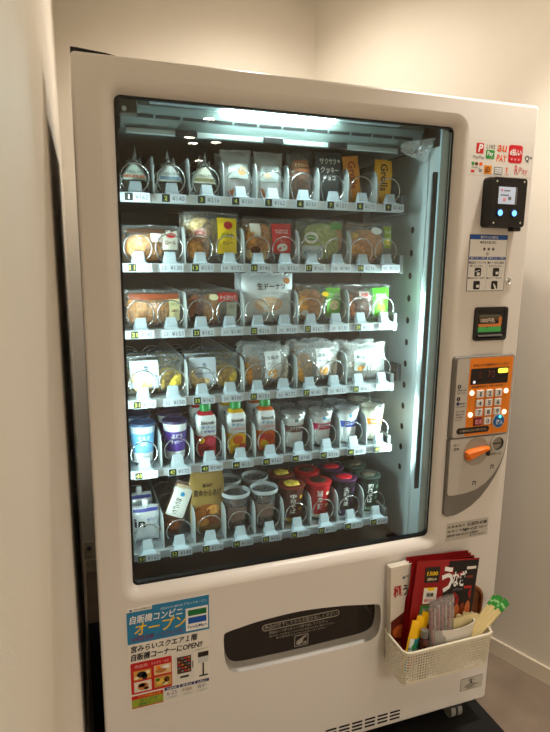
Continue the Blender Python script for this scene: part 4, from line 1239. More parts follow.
cups5 = [
    (0, 'light blue milk drink cup with a dark blue rim, first on the fifth shelf', [(0, .26, PWHITE), (.26, .80, LB_), (.80, 1, C('cup_ice', 206, 222, 234))], NB, [('ミルク', -0.016, 0.016, 0.062, 0.074, WHITE), ('のむ', -0.010, 0.010, 0.048, 0.058, WHITE)], 'flat'),
    (1, 'white drink cup with a big purple label, second on the fifth shelf', [(0, .22, PWHITE), (.22, .78, C('cup_violet', 88, 60, 150)), (.78, 1, PWHITE)], C('cup_dark_violet', 54, 44, 84), [('ぶどう', -0.016, 0.016, 0.060, 0.072, WHITE), ('ラッシー', -0.018, 0.018, 0.045, 0.055, WHITE)], 'flat'),
    (5, 'white coffee cup with a brown band and clear cap on the fifth shelf', [(0, .46, PWHITE), (.46, .66, C('cup_mauve_brown', 126, 86, 84)), (.66, 1, PWHITE)], CLEARL, [('カフェラテ', -0.020, 0.020, 0.051, 0.062, WHITE), ('Mt.', -0.006, 0.008, 0.074, 0.085, C('ink_teal', 40, 90, 90))], 'over'),
    (6, 'white coffee cup with a crimson band and clear cap on the fifth shelf', [(0, .46, PWHITE), (.46, .66, C('cup_crimson', 196, 40, 84)), (.66, 1, PWHITE)], CLEARL, [('カフェラテ', -0.020, 0.020, 0.051, 0.062, WHITE), ('Mt.', -0.006, 0.008, 0.074, 0.085, SKY)], 'over'),
    (7, 'white coffee cup with a royal blue band and clear cap on the fifth shelf', [(0, .46, PWHITE), (.46, .66, C('cup_royal', 34, 62, 160)), (.66, 1, PWHITE)], CLEARL, [('エスプレッソ', -0.020, 0.020, 0.051, 0.062, WHITE), ('Mt.', -0.006, 0.008, 0.074, 0.085, SKY)], 'over'),
    (8, 'pale coffee cup with an orange band and clear cap on the fifth shelf', [(0, .46, C('cup_ivory', 226, 222, 200)), (.46, .66, C('cup_amber', 220, 140, 44)), (.66, 1, C('cup_ivory', 226, 222, 200))], CLEARL, [('キャラメル', -0.020, 0.020, 0.051, 0.062, WHITE), ('Mt.', -0.006, 0.008, 0.074, 0.085, GREEN)], 'over')]
for i, lab, bands, lidm, txs, lid in cups5:
    hh = 0.105 if i < 2 else 0.103
    cup('drink_cup', lab, 'drink cup', COL9[i] + (0.002 if i < 2 else 0.0), 4, 0.0315 if i < 2 else 0.0345, 0.0235 if i < 2 else 0.0255, hh, bands, lidm, 0, txs, G5, lid)
    nm = lab.split(',')[0].replace(' on the fifth shelf', '')
    cup('drink_cup', nm + ', standing behind its twin', 'drink cup', COL9[i], 4, 0.0315 if i < 2 else 0.0345, 0.0235 if i < 2 else 0.0255, hh, bands, lidm, 1, (), G5, lid)
CAPG = C('cap_green', 20, 140, 66, rough=0.35)
def bottle(x, label, fruit, spots, k=0, topc=None):
    row = 4
    z = FLOORS[row] + 0.0045
    y = ybase(row, k)
    root = thing('smoothie_bottle', label, 'drink bottle', (x, y, z), 'smoothie bottles on the fifth shelf')
    def ring(hw, hd, zz, e=0.45):
        out = []
        for q in range(24):
            a = 2 * math.pi * q / 24
            out.append((x + hw * math.copysign(abs(math.cos(a)) ** e, math.cos(a)), y + hd * math.copysign(abs(math.sin(a)) ** e, math.sin(a)), z + zz))
        return out
    top_m = PWHITE
    mb = MB()
    secs = [(0.021, 0.021, 0.0, fruit), (0.025, 0.024, 0.004, fruit), (0.0265, 0.025, 0.055, fruit), (0.0265, 0.025, 0.058, top_m), (0.026, 0.025, 0.102, top_m), (0.022, 0.022, 0.113, topc or fruit), (0.0145, 0.0145, 0.122, CAPG)]
    for a, b in zip(secs[:-1], secs[1:]):
        mb.loops([ring(*a[:3]), ring(*b[:3])], a[3])
    mb.add(ring(*secs[0][:3]), [list(range(24))], fruit)
    mb.build('bottle_body', root)
    mb = MB(); mb.lathe([(0.0145, 0.1215), (0.0152, 0.123), (0.0150, 0.140), (0.0125, 0.1425), (0.0005, 0.1425)], CAPG, 20, M=Matrix.Translation((x, y, z))); mb.build('cap', root)
    for s_, a, b, c, d, m in (('Smooth', -0.018, 0.018, 0.089, 0.099, BLACK), ('やさい', -0.018, 0.018, 0.077, 0.086, SKY), ('くだもの', -0.019, 0.019, 0.066, 0.074, BLUE if topc is None else PINK)):
        mb = MB(); text(mb, s_, x + a, x + b, z + c, z + d, y - 0.0262, m, 0.03); mb.build('lettering', root)
    for sx, sz, rr, m in spots:
        mb = MB(); blob(mb, x + sx, y - 0.0245, z + sz, rr, 0.0016, rr * 0.9, m, sx * 90, e=1.0); mb.build('fruit_picture', root)
FR = C('fruit_red', 196, 30, 44, rough=0.35); FO = C('fruit_orange', 238, 110, 24, rough=0.35); FY = C('fruit_yellow', 246, 190, 30, rough=0.35); FA = C('fruit_apple', 206, 66, 40, rough=0.35)
for k in (0, 1):
    sfx = '' if k == 0 else ', standing behind its twin'
    bottle(COL9[2], 'red berry smoothie bottle with green cap on the fifth shelf' + sfx, FR, [(-0.016, 0.046, 0.009, FY), (0.008, 0.040, 0.013, C('fruit_berry', 220, 60, 90)), (-0.008, 0.020, 0.011, C('fruit_dark_red', 150, 16, 34))], k)
    bottle(COL9[3] - 0.001, 'yellow mango smoothie bottle with green cap on the fifth shelf' + sfx, FY, [(0.002, 0.040, 0.014, FO), (-0.016, 0.022, 0.010, YELLOW), (0.014, 0.020, 0.010, FA)], k, FY)
    bottle(COL9[4], 'orange fruit smoothie bottle with green cap on the fifth shelf' + sfx, FO, [(0.006, 0.038, 0.014, FA), (-0.014, 0.044, 0.010, FR), (-0.008, 0.020, 0.012, FY)], k, FO)

# row 6
def flat_pouch(name, label, cat, x, w, h, t, m, prints, discs, texts, k=0, roll=0.0, lean=0.0, wr=0.002, breads=()):
    return pack(name, label, cat, x, 5, w, h, t, m, breads, prints, texts, discs, k, lean, roll, None, wr)
JEL = opaque('silver_white', 206, 210, 214, rough=0.25, metal=0.3)
rt_ = flat_pouch('jelly_pouch', 'silver white jelly drink pouch with spout at the bottom left corner', 'jelly pouch', COL9[0] + 0.002, 0.070, 0.092, 0.026, JEL,
     [(-0.033, 0.033, 0.082, 0.090, C('pouch_indigo', 58, 60, 140))], [], [('in', -0.030, -0.002, 0.042, 0.066, BLACK), ('ゼリー', 0.002, 0.030, 0.058, 0.066, C('pouch_indigo', 58, 60, 140)), ('エネルギー', 0.000, 0.030, 0.044, 0.049, GREY)], wr=0.0006)
mb = MB(); mb.lathe([(0.0045, 0.090), (0.0045, 0.096), (0.008, 0.0965), (0.0085, 0.112), (0.006, 0.116), (0.0005, 0.117)], PWHITE, 16, M=Matrix.Translation((COL9[0] + 0.002, ybase(5), FLOORS[5] + 0.0045))); mb.build('spout_cap', rt_)
rt_ = flat_pouch('jelly_pouch', 'silver white jelly drink pouch standing behind the front one', 'jelly pouch', COL9[0] - 0.004, 0.070, 0.092, 0.030, JEL, [(-0.033, 0.033, 0.082, 0.090, C('pouch_indigo', 58, 60, 140))], [], [], k=1)
mb = MB(); mb.lathe([(0.0045, 0.090), (0.0045, 0.096), (0.008, 0.0965), (0.0085, 0.112), (0.006, 0.116), (0.0005, 0.117)], PWHITE, 16, M=Matrix.Translation((COL9[0] - 0.004, ybase(5, 1), FLOORS[5] + 0.0045))); mb.build('spout_cap', rt_)
flat_pouch('snack_pouch', 'slanted brown snack pouch with a white diagonal panel on the bottom shelf', 'snack pouch', COL9[1] - 0.022, 0.060, 0.142, 0.024, opaque('umber', 92, 62, 46, rough=0.25), [(-0.028, 0.020, 0.052, 0.132, C('panel_white', 226, 226, 220)), (-0.026, 0.026, 0.130, 0.140, C('panel_beige', 200, 180, 150))],
     [(-0.004, 0.116, 0.006, 0.006, SKY), (0.002, 0.028, 0.018, 0.016, DARKC)], [('おいしい', -0.016, 0.000, 0.060, 0.104, C('ink_dark', 60, 44, 30), 1)], roll=0.38)
flat_pouch('snack_pouch', 'tall gold pouch picturing brown fried snacks on the bottom shelf', 'snack pouch', COL9[2] + 0.002, 0.094, 0.168, 0.026, opaque('old_gold', 158, 130, 72, rough=0.3, metal=0.15), [],
     [(-0.002, 0.050, 0.040, 0.034, C('snack_brown', 150, 82, 34)), (0.014, 0.066, 0.018, 0.014, CRUST), (-0.022, 0.056, 0.016, 0.014, C('snack_orange', 196, 120, 50)), (0.020, 0.034, 0.018, 0.014, DARKC), (-0.014, 0.030, 0.018, 0.013, CRUST)],
     [('黄金からあげ', -0.038, 0.038, 0.106, 0.126, C('ink_bronze', 62, 44, 22)), ('醤油味', -0.014, 0.014, 0.132, 0.142, C('ink_bronze', 88, 66, 34))])
CLEARC = film('cup_clear', haze=0.10, gloss=0.08, rough=0.06)
SNK = bread_mat('cup_snack_brown', 110, 66, 48)
def clear_cup(x, k, label):
    row = 5
    z = FLOORS[row] + 0.0045
    y = ybase(row, k)
    root = thing('snack_cup', label, 'snack cup', (x, y, z), 'clear snack cups on the bottom shelf')
    M = Matrix.Translation((x, y, z))
    mb = MB(); mb.lathe([(0.001, 0.001), (0.027, 0.0), (0.028, 0.003), (0.0375, 0.098), (0.0385, 0.099)], CLEARC, 24, M=M); mb.build('cup_body', root)
    for q in range(9):
        rr = random.Random(q * 7 + k + int(x * 1000))
        zz = 0.013 + 0.021 * (q // 2.3)
        a = q * 2.4
        ro = 0.012 if q % 3 else 0.004
        mb = MB(); blob(mb, ro * math.cos(a), ro * math.sin(a), zz, 0.014, 0.0135, 0.011, SNK if q % 2 else C('cup_snack_dark', 84, 48, 40, rough=0.5), q + x, amp=0.3, M=M, nu=10, nv=7); mb.build('snack_piece', root)
    mb = MB(); mb.lathe([(0.0385, 0.097), (0.0405, 0.0975), (0.0412, 0.101), (0.0412, 0.106), (0.039, 0.108), (0.0365, 0.106), (0.0350, 0.098)], C('lid_rim_white', 188, 194, 198, rough=0.25), 28, M=M); lid_o = mb.build('lid', root)
    mb = MB(); mb.lathe([(0.0350, 0.0985), (0.020, 0.0975), (0.0005, 0.0975)], film('lid_hazy', haze=0.18, gloss=0.12, rough=0.08), 28, M=M); mb.build('lid_window', lid_o)
    mb = MB()
    n = 12
    g = []
    for i in range(n + 1):
        for j in (0, 1):
            a = -0.9 + 1.6 * i / n
            zz = 0.030 + 0.040 * j
            rr = 0.0285 + (0.0375 - 0.0285) * (zz / 0.098) + 0.0004
            g.append((rr * math.sin(a), -rr * math.cos(a), zz))
    mb.add(g, [(2 * i, 2 * i + 2, 2 * i + 3, 2 * i + 1) for i in range(n)], C('cup_label_taupe', 148, 122, 112), M, True); mb.build('printed_label', root)
clear_cup(COL9[3], 0, 'clear lidded cup of brown snacks, left front one on the bottom shelf')
clear_cup(COL9[4], 0, 'clear lidded cup of brown snacks, right front one on the bottom shelf')
clear_cup(COL9[3], 1, 'clear lidded cup of brown snacks standing behind the left front cup')
clear_cup(COL9[4], 1, 'clear lidded cup of brown snacks standing behind the right front cup')
noodle = [
    (5, 'dark brown noodle cup with yellow noodle lid picture on the bottom shelf', C('noodle_brown', 84, 38, 30), C('noodle_gold', 226, 180, 60), C('lid_brown', 120, 50, 36), CUSTY, '中華そば'),
    (6, 'bright red noodle cup with a red lid on the bottom shelf', C('noodle_red', 178, 24, 34), C('noodle_cream', 226, 210, 180), C('lid_red', 176, 28, 34), CHOCO, '旨辛麺'),
    (7, 'black noodle cup with a purple and red lid on the bottom shelf', C('noodle_black', 34, 24, 34), C('noodle_violet', 90, 60, 110), C('lid_purple', 66, 32, 58), FR, '太麺大盛'),
    (8, 'dark green noodle cup at the right end of the bottom shelf', C('noodle_green', 28, 44, 38), C('noodle_sage', 110, 140, 110), C('lid_green', 40, 50, 44), NORI, '和風そば')]
for i, lab, m1, m2, lm, cont, tx in noodle:
    tl = [(ch, a - 0.008, b + 0.002, c, d, WHITE) for ch, a, b, c, d, mm in vtext(tx, -0.004, 0.008, 0.088, 0.026, WHITE)]
    for k in (0, 1):
        cup('noodle_cup', lab if k == 0 else lab.replace(' on the bottom shelf', '').replace(' at the right end of the bottom shelf', '') + ', standing behind its twin', 'noodle cup', COL9[i] + (0.001 if i < 8 else -0.003), 5, 0.0370, 0.0280, 0.108,
            [(0, .10, m2), (.10, 1, m1)], lm, k, (tl + [('●', 0.014, 0.026, 0.070, 0.082, m2), (tx[:2], 0.012, 0.030, 0.034, 0.044, m2)]) if k == 0 else (), 'noodle cups on the bottom shelf', 'foil', cont)

# ================================================================== POSTER ON THE LOWER DOOR
PX0, PX1, PZ0, PZ1 = 0.0605, 0.2585, 0.3490, 0.6240
def ps(s): return PX0 + (PX1 - PX0) * s
def pt(t): return PZ1 - (PZ1 - PZ0) * t
PO = thing('poster', 'blue and white paper poster announcing a vending corner opening, taped to the lower door', 'poster', ((PX0 + PX1) / 2, -0.0004, PZ0))
PAPER = C('poster_paper', 232, 228, 218, rough=0.5)
PB = C('poster_blue', 38, 128, 176, rough=0.45)
mb = MB(); mb.box(PX0, PX1, -0.0008, -0.0002, PZ0, PZ1, PAPER); mb.build('sheet', PO)
y1_, y2_, y3_ = -0.0011, -0.0014, -0.0017
def pr(mb, s0, s1, t0, t1, m, y=y1_): mb.rect(ps(s0), ps(s1), pt(t1), pt(t0), y, m)
def ptx(mb, st, s0, s1, t0, t1, m, y=y2_, bold=0.006, shear=0.0):
    heavy = t1 - t0 > 0.055
    for dx, dz in (((-0.0005, 0), (0.0005, 0), (0, 0.0004), (0, -0.0004)) if heavy else ((0, 0),)):
        text(mb, st, ps(s0) + dx, ps(s1) + dx, pt(t1) + dz, pt(t0) + dz, y - 0.00007 * (1 + (dx + dz > 0) + 2 * (dz != 0)), m, 0.0 if heavy else min(bold, 0.006), shear)
mb = MB(); pr(mb, 0.0, 1.0, 0.035, 0.342, PB); pr(mb, 0.30, 1.0, 0.0, 0.035, PB); mb.build('header_panel', PO)
mb = MB(); mb.flat(circ(ps(0.05), pt(0.02), 0.003, 10), y2_, BLUE); ptx(mb, 'FamilyMart', 0.09, 0.28, 0.008, 0.028, GREY); mb.build('lettering', PO)
mb = MB(); ptx(mb, '2022.4.15 AM9:00 グランドオープン', 0.40, 0.97, 0.035, 0.062, C('poster_pale', 205, 225, 230)); mb.build('lettering', PO)
mb = MB(); ptx(mb, '自販機コンビニ', 0.03, 0.66, 0.072, 0.148, WHITE, bold=0.008, shear=0.15); mb.build('lettering', PO)
mb = MB(); ptx(mb, 'オープン', 0.08, 0.695, 0.146, 0.262, YELLOW, y=y3_, bold=0.045, shear=0.15); mb.build('lettering', PO)
mb = MB(); ptx(mb, '24時間営業 いつでも便利', 0.03, 0.66, 0.272, 0.325, C('poster_plum', 122, 40, 92), bold=0.01, shear=0.1); mb.build('lettering', PO)
mb = MB(); pr(mb, 0.705, 0.985, 0.098, 0.322, WHITE, y2_); mb.build('logo_field', PO)
mb = MB(); pr(mb, 0.735, 0.965, 0.118, 0.175, C('stripe_green', 16, 112, 56), y3_); mb.build('logo_stripe', PO)
mb = MB(); pr(mb, 0.735, 0.965, 0.192, 0.252, C('stripe_blue', 10, 84, 172), y3_); mb.build('logo_stripe', PO)
mb = MB(); ptx(mb, 'FamilyMart', 0.73, 0.97, 0.268, 0.308, C('stripe_navy', 24, 54, 110), y=y3_); mb.build('lettering', PO)
mb = MB(); ptx(mb, '宮みらいスクエア１階', 0.03, 0.84, 0.362, 0.425, BLACK, bold=0.012, shear=0.12); mb.build('lettering', PO)
mb = MB(); ptx(mb, '自販機コーナーにOPEN!!', 0.03, 0.90, 0.440, 0.508, BLACK, bold=0.012, shear=0.12); mb.build('lettering', PO)
mb = MB(); mb.flat(rrect(ps(0.02), ps(0.52), pt(0.842), pt(0.530), 0.004, 3), y1_, C('poster_red', 196, 30, 34)); mb.build('photo_panel', PO)
mb = MB(); ptx(mb, '商品例', 0.07, 0.22, 0.553, 0.585, C('poster_pinkish', 236, 190, 180), bold=0.0); mb.build('lettering', PO)
mb = MB(); ptx(mb, 'おにぎり・弁当', 0.27, 0.48, 0.556, 0.580, C('poster_pinkish', 236, 190, 180), bold=0.0); mb.build('lettering', PO)
def food(s0, s1, t0, t1, bg, bits):
    mb = MB(); pr(mb, s0, s1, t0, t1, bg, y2_)
    for a, b, rx, rz, m in bits:
        cx, cz = ps(s0 + (s1 - s0) * a), pt(t0 + (t1 - t0) * b)
        mb.flat([(cx + rx * math.cos(q * math.pi / 7), cz + rz * math.sin(q * math.pi / 7)) for q in range(14)], y3_, m)
    mb.build('food_photo', PO)
food(0.055, 0.265, 0.612, 0.705, C('ph_gold', 214, 160, 70), [(0.45, 0.45, 0.012, 0.008, BLACK), (0.62, 0.7, 0.007, 0.009, BLACK), (0.8, 0.3, 0.006, 0.005, CREAM), (0.15, 0.75, 0.006, 0.004, CREAM)])
food(0.300, 0.510, 0.598, 0.695, C('ph_cream', 224, 190, 140), [(0.4, 0.6, 0.014, 0.006, C('ph_tan', 190, 120, 60)), (0.7, 0.3, 0.009, 0.005, WHITE), (0.25, 0.25, 0.006, 0.005, ORANGE)])
food(0.055, 0.265, 0.722, 0.825, C('ph_pale', 224, 214, 200), [(0.5, 0.5, 0.013, 0.010, C('ph_tan', 190, 120, 60)), (0.45, 0.40, 0.009, 0.005, C('ph_cream', 224, 190, 140)), (0.7, 0.75, 0.006, 0.004, BROWN)])
food(0.300, 0.510, 0.715, 0.820, C('ph_olive', 196, 150, 66), [(0.4, 0.5, 0.012, 0.009, C('ph_yellow', 232, 190, 80)), (0.72, 0.4, 0.007, 0.008, BROWN), (0.62, 0.75, 0.008, 0.004, CREAM), (0.2, 0.3, 0.005, 0.004, GREEN)])
mb = MB()
pr(mb, 0.560, 0.800, 0.535, 0.810, C('pic_white', 224, 222, 214), y2_); pr(mb, 0.585, 0.762, 0.565, 0.735, C('pic_dark', 44, 34, 30), y3_); pr(mb, 0.62, 0.73, 0.762, 0.782, BLACK, y3_)
for a in range(4):
    for b in range(5):
        pr(mb, 0.595 + 0.041 * a, 0.625 + 0.041 * a, 0.575 + 0.032 * b, 0.592 + 0.032 * b, [BROWN, C('ph_tan', 190, 120, 60), RED, GREY][(a * 3 + b) % 4], y3_ - 0.0003)
pr(mb, 0.772, 0.788, 0.63, 0.70, GREY, y3_)
mb.build('machine_picture', PO)
mb = MB()
pr(mb, 0.850, 0.985, 0.560, 0.610, C('pic_dark', 44, 34, 30), y2_); pr(mb, 0.850, 0.985, 0.612, 0.672, C('pic_grey_white', 204, 206, 206), y2_); pr(mb, 0.905, 0.925, 0.672, 0.800, BLACK, y2_); pr(mb, 0.86, 0.975, 0.797, 0.812, BLACK, y2_)
mb.build('stand_picture', PO)
mb = MB(); ptx(mb, 'この看板が目印です！', 0.80, 0.985, 0.520, 0.538, GREY, bold=0.0); mb.build('lettering', PO)
mb = MB(); pr(mb, 0.02, 0.405, 0.858, 0.985, C('poster_red', 196, 30, 34), y1_); pr(mb, 0.02, 0.405, 0.895, 0.975, C('poster_leaf', 150, 165, 50), y2_); mb.build('coupon_panel', PO)
mb = MB(); ptx(mb, 'アプリで便利に使える', 0.10, 0.37, 0.864, 0.889, YELLOW, y=y2_); mb.build('lettering', PO)
mb = MB(); ptx(mb, 'おトクな', 0.12, 0.33, 0.899, 0.932, C('poster_green_dark', 30, 110, 50), y=y3_, bold=0.05); mb.build('lettering', PO)
mb = MB(); ptx(mb, '情報ゲット!!', 0.10, 0.38, 0.937, 0.970, C('poster_green_dark', 30, 110, 50), y=y3_, bold=0.05); mb.build('lettering', PO)
for q, (hd, bd, bm_) in enumerate((('営業時間', '6-23', C('poster_purple_soft', 130, 110, 150)), ('定休日', '年中無休', C('poster_tan', 150, 110, 60)), ('お支払い', '各種', GREY))):
    s0 = 0.42 + 0.193 * q
    mb = MB(); pr(mb, s0, s0 + 0.183, 0.845, 0.985, C('pic_white', 224, 222, 214), y1_); pr(mb, s0, s0 + 0.183, 0.845, 0.875, C('poster_navy', 50, 58, 110), y2_); mb.build('info_box', PO)
    mb = MB(); ptx(mb, hd, s0 + 0.03, s0 + 0.15, 0.850, 0.870, WHITE, y=y3_); mb.build('lettering', PO)
    mb = MB(); ptx(mb, bd, s0 + 0.03, s0 + 0.15, 0.890, 0.930, bm_, y=y2_); mb.build('lettering', PO)
    mb = MB(); ptx(mb, '※一部商品を除く', s0 + 0.02, s0 + 0.16, 0.945, 0.960, GREY, y=y2_, bold=0.0); mb.build('lettering', PO)

# ================================================================== BASKET HUNG ON THE DOOR
BASK = C('basket_ivory', 226, 220, 200, rough=0.4, var=0.02)
BX0, BX1, BY0, BY1, BZ0, BZ1 = 0.755, 1.039, -0.119, -0.004, 0.318, 0.421
BK = thing('storage_basket', 'ivory perforated plastic basket hung low on the right of the machine door', 'basket', ((BX0 + BX1) / 2, (BY0 + BY1) / 2, BZ0))
def plan(ins, r=0.016):
    return rrect(BX0 + ins, BX1 - ins, BY0 + ins, BY1 - ins * 0.3, r, 6)
def resample(pts, step):
    pts = [Vector(p) for p in pts] + [Vector(pts[0])]
    L = [0.0]
    for a, b in zip(pts[:-1], pts[1:]): L.append(L[-1] + (b - a).length)
    n = int(L[-1] / step)
    out, k = [], 0
    for i in range(n):
        d = L[-1] * i / n
        while L[k + 1] < d: k += 1
        f = (d - L[k]) / max(L[k + 1] - L[k], 1e-9)
        out.append(pts[k].lerp(pts[k + 1], f))
    return out
topo = resample(plan(0.0), 0.0080)
N_ = len(topo)
cxb, cyb = (BX0 + BX1) / 2, (BY0 + BY1) / 2
nzc = 12
def bpt(i, j):
    f = j / nzc
    p = topo[i % N_]
    sx = 1 - 0.035 * (1 - f); sy = 1 - 0.07 * (1 - f)
    return Vector((cxb + (p.x - cxb) * sx, BY1 + (p.y - BY1) * sy if True else 0, BZ0 + (BZ1 - BZ0) * f))
mb = MB()
vs, fs = [], []
for i in range(N_):
    for j in range(nzc):
        q = [bpt(i, j), bpt(i + 1, j), bpt(i + 1, j + 1), bpt(i, j + 1)]
        o = len(vs)
        vs += q
        if j in (0, nzc - 1):
            fs.append((o, o + 1, o + 2, o + 3)); continue
        c = sum(q, Vector()) / 4
        vs += [c + (p - c) * 0.64 for p in q]
        for k in range(4):
            fs.append((o + k, o + (k + 1) % 4, o + 4 + (k + 1) % 4, o + 4 + k))
mb.add(vs, fs, BASK)
bw = mb.build('perforated_wall', BK)
md = bw.modifiers.new('thickness', 'SOLIDIFY'); md.thickness = 0.0018; md.offset = 0
mb = MB(); rim = [bpt(i, nzc) for i in range(0, N_, 2)]
mb.tube(rim, 0.0036, BASK, n=8, closed=True); mb.build('rim', BK)
mb = MB(); bot = [bpt(i, 0) for i in range(0, N_, 2)]
mb.add([(p.x, p.y, p.z) for p in bot] + [(p.x, p.y, p.z + 0.002) for p in bot], [list(range(len(bot)))[::-1], list(range(len(bot), 2 * len(bot)))], BASK)
mb.build('base', BK)
for hx in (0.80, 0.995):
    mb = MB(); mb.box(hx - 0.008, hx + 0.008, -0.0035, -0.0005, 0.385, 0.428, BASK, bev=0.0008); mb.build('hook', BK)
FB = BZ0 + 0.0025
def loose(name, label, cat, loc, rot, B, m, prints=(), discs=(), texts=(), group=None, polys=()):
    root = thing(name, label, cat, loc, group)
    M = Matrix.Translation(loc) @ Matrix.Rotation(rot[2], 4, 'Z') @ Matrix.Rotation(rot[0], 4, 'X') @ Matrix.Rotation(rot[1], 4, 'Y')
    mb = MB(); B.mesh(mb, m, M, 14, 14, fin=False); mb.build('pouch_body', root)
    for pts, mm in polys:
        mb = MB()
        n = len(pts)
        c = (sum(p[0] for p in pts) / n, sum(p[1] for p in pts) / n)
        ring1 = [B.front(p[0], p[1], 0.0010) for p in pts]
        ring2 = [B.front(c[0] + (p[0] - c[0]) * 0.5, c[1] + (p[1] - c[1]) * 0.5, 0.0010) for p in pts]
        mb.loops([ring1, ring2, [B.front(c[0], c[1], 0.0010)] * n], mm, M)
        mb.build('printed_panel', root)
    for p in prints:
        mb = MB(); B.patch(mb, *p[:5], M, lift=0.0015); mb.build('printed_label', root)
    for d in discs:
        mb = MB(); B.disc(mb, *d[:5], M, lift=0.0017); mb.build('printed_motif', root)
    for t in texts:
        mb = MB(); B.text(mb, t[0], t[1], t[2], t[3], t[4], t[5], M, lift=0.0021, bold=t[6] if len(t) > 6 else 0.02); mb.build('lettering', root)
    return root
# white carton of grilled eel
BOXW = C('carton_white', 222, 214, 200, rough=0.45)
M_ = Matrix.Translation((0.763, -0.036, FB + 0.004)) @ Matrix.Rotation(math.radians(-1.5), 4, 'X') @ Matrix.Rotation(math.radians(-2), 4, 'Y')
root = thing('food_carton', 'white carton with red lettering and a food photo at the left end of the basket', 'carton', (0.766, -0.034, FB))
mb = MB(); mb.box(0.0, 0.10, -0.001, 0.021, 0.0, 0.296, BOXW, M_, bev=0.001); mb.build('carton_body', root)
mb = MB(); mb.flat([(0.001, 0.002), (0.099, 0.002), (0.099, 0.175), (0.070, 0.170), (0.001, 0.135)], -0.0016, C('carton_maroon', 104, 34, 24), M_); mb.build('printed_panel', root)
for a, b, c, d in ((0.030, 0.100, 0.024, 0.020), (0.064, 0.130, 0.020, 0.018), (0.030, 0.050, 0.024, 0.020)):
    mb = MB(); mb.flat([(a + c * math.cos(q * math.pi / 7), b + d * math.sin(q * math.pi / 7)) for q in range(14)], -0.0020, C('carton_glaze', 190, 92, 40), M_); mb.build('printed_motif', root)
mb = MB(); text(mb, '極', 0.008, 0.034, 0.205, 0.240, -0.0018, C('ink_carton_red', 176, 30, 34), 0.03, M=M_); mb.build('lettering', root)
mb = MB(); text(mb, 'うなぎ', 0.038, 0.110 - 0.012, 0.205, 0.240, -0.0018, C('ink_dark', 60, 44, 30), 0.03, M=M_); mb.build('lettering', root)
mb = MB(); text(mb, '特選', 0.036, 0.056, 0.254, 0.264, -0.0018, C('print_navy', 30, 50, 95), 0.02, M=M_); mb.build('lettering', root)
# stacked black and red eel pouches
PBLK = C('pouch_black', 20, 17, 17, rough=0.3); PRED = C('pouch_red', 150, 24, 26, rough=0.32); GLZ = C('glaze_brown', 122, 52, 24, rough=0.25); GLZ2 = C('glaze_light', 190, 104, 56, rough=0.25)
pw_, ph_ = 0.205, 0.296
redpoly = [(-0.045, 0.004), (0.1015, 0.004), (0.1015, 0.150), (0.1015, 0.292), (0.002, 0.292), (-0.012, 0.17), (-0.034, 0.10)]
for q, (lx, ly, rl, wd) in enumerate(((0.893, -0.030, 0.065, 'hindmost, its corner rising highest'), (0.890, -0.041, 0.080, 'third from the front'), (0.888, -0.052, 0.095, 'second from the front'))):
    loose('eel_pouch', 'red and black grilled eel pouch in the basket, %s' % wd, 'food pouch', (lx, ly, FB + 0.012), (math.radians(-3), rl, 0), Bag(pw_, ph_, 0.008, q * 5 + 1, 0.001, edge=0.001), PRED,
          [(0.055, 0.085, 0.274, 0.282, GREY)], [(-0.004, 0.280, 0.005, 0.004, PAPER), (0.020, 0.278, 0.004, 0.004, PAPER)], [], 'eel pouches in the basket', [(redpoly, PBLK)])
loose('eel_pouch', 'front red and black eel pouch with big white lettering standing in the basket', 'food pouch', (0.886, -0.066, FB + 0.014), (math.radians(-3), 0.125, 0), Bag(pw_, ph_, 0.010, 2.2, 0.001, edge=0.001), PRED,
      [(0.062, 0.094, 0.266, 0.274, PAPER), (-0.074, -0.028, 0.234, 0.278, C('stk_black', 34, 26, 22)), (-0.072, -0.030, 0.174, 0.218, PAPER), (-0.072, -0.030, 0.210, 0.220, YELLOW), (-0.076, -0.034, 0.134, 0.170, C('stk_green', 70, 140, 70)), (-0.076, -0.034, 0.136, 0.144, PAPER), (0.060, 0.086, 0.210, 0.218, C('ink_carton_red', 176, 30, 34)), (0.064, 0.086, 0.240, 0.248, C('stk_brown', 120, 50, 40))],
      [(0.005 + 0.019 * k, 0.128 + 0.003 * k, 0.011, 0.034, GLZ if k % 2 else GLZ2) for k in range(5)] + [(-0.005, 0.128, 0.030, 0.016, GLZ)],
      [('う', -0.020, 0.018, 0.203, 0.278, WHITE, 0.035), ('なぎ', 0.016, 0.062, 0.218, 0.264, WHITE, 0.03), ('の蒲焼き', 0.022, 0.054, 0.206, 0.213, GREY), ('1500', -0.068, -0.034, 0.254, 0.266, YELLOW), ('送料込み', -0.066, -0.036, 0.240, 0.248, CREAM), ('国産', -0.062, -0.040, 0.194, 0.206, BLACK), ('真空パック', -0.068, -0.034, 0.180, 0.188, RED), ('やわらか', -0.070, -0.040, 0.150, 0.162, PAPER)],
      'eel pouches in the basket', [(redpoly, PBLK)])
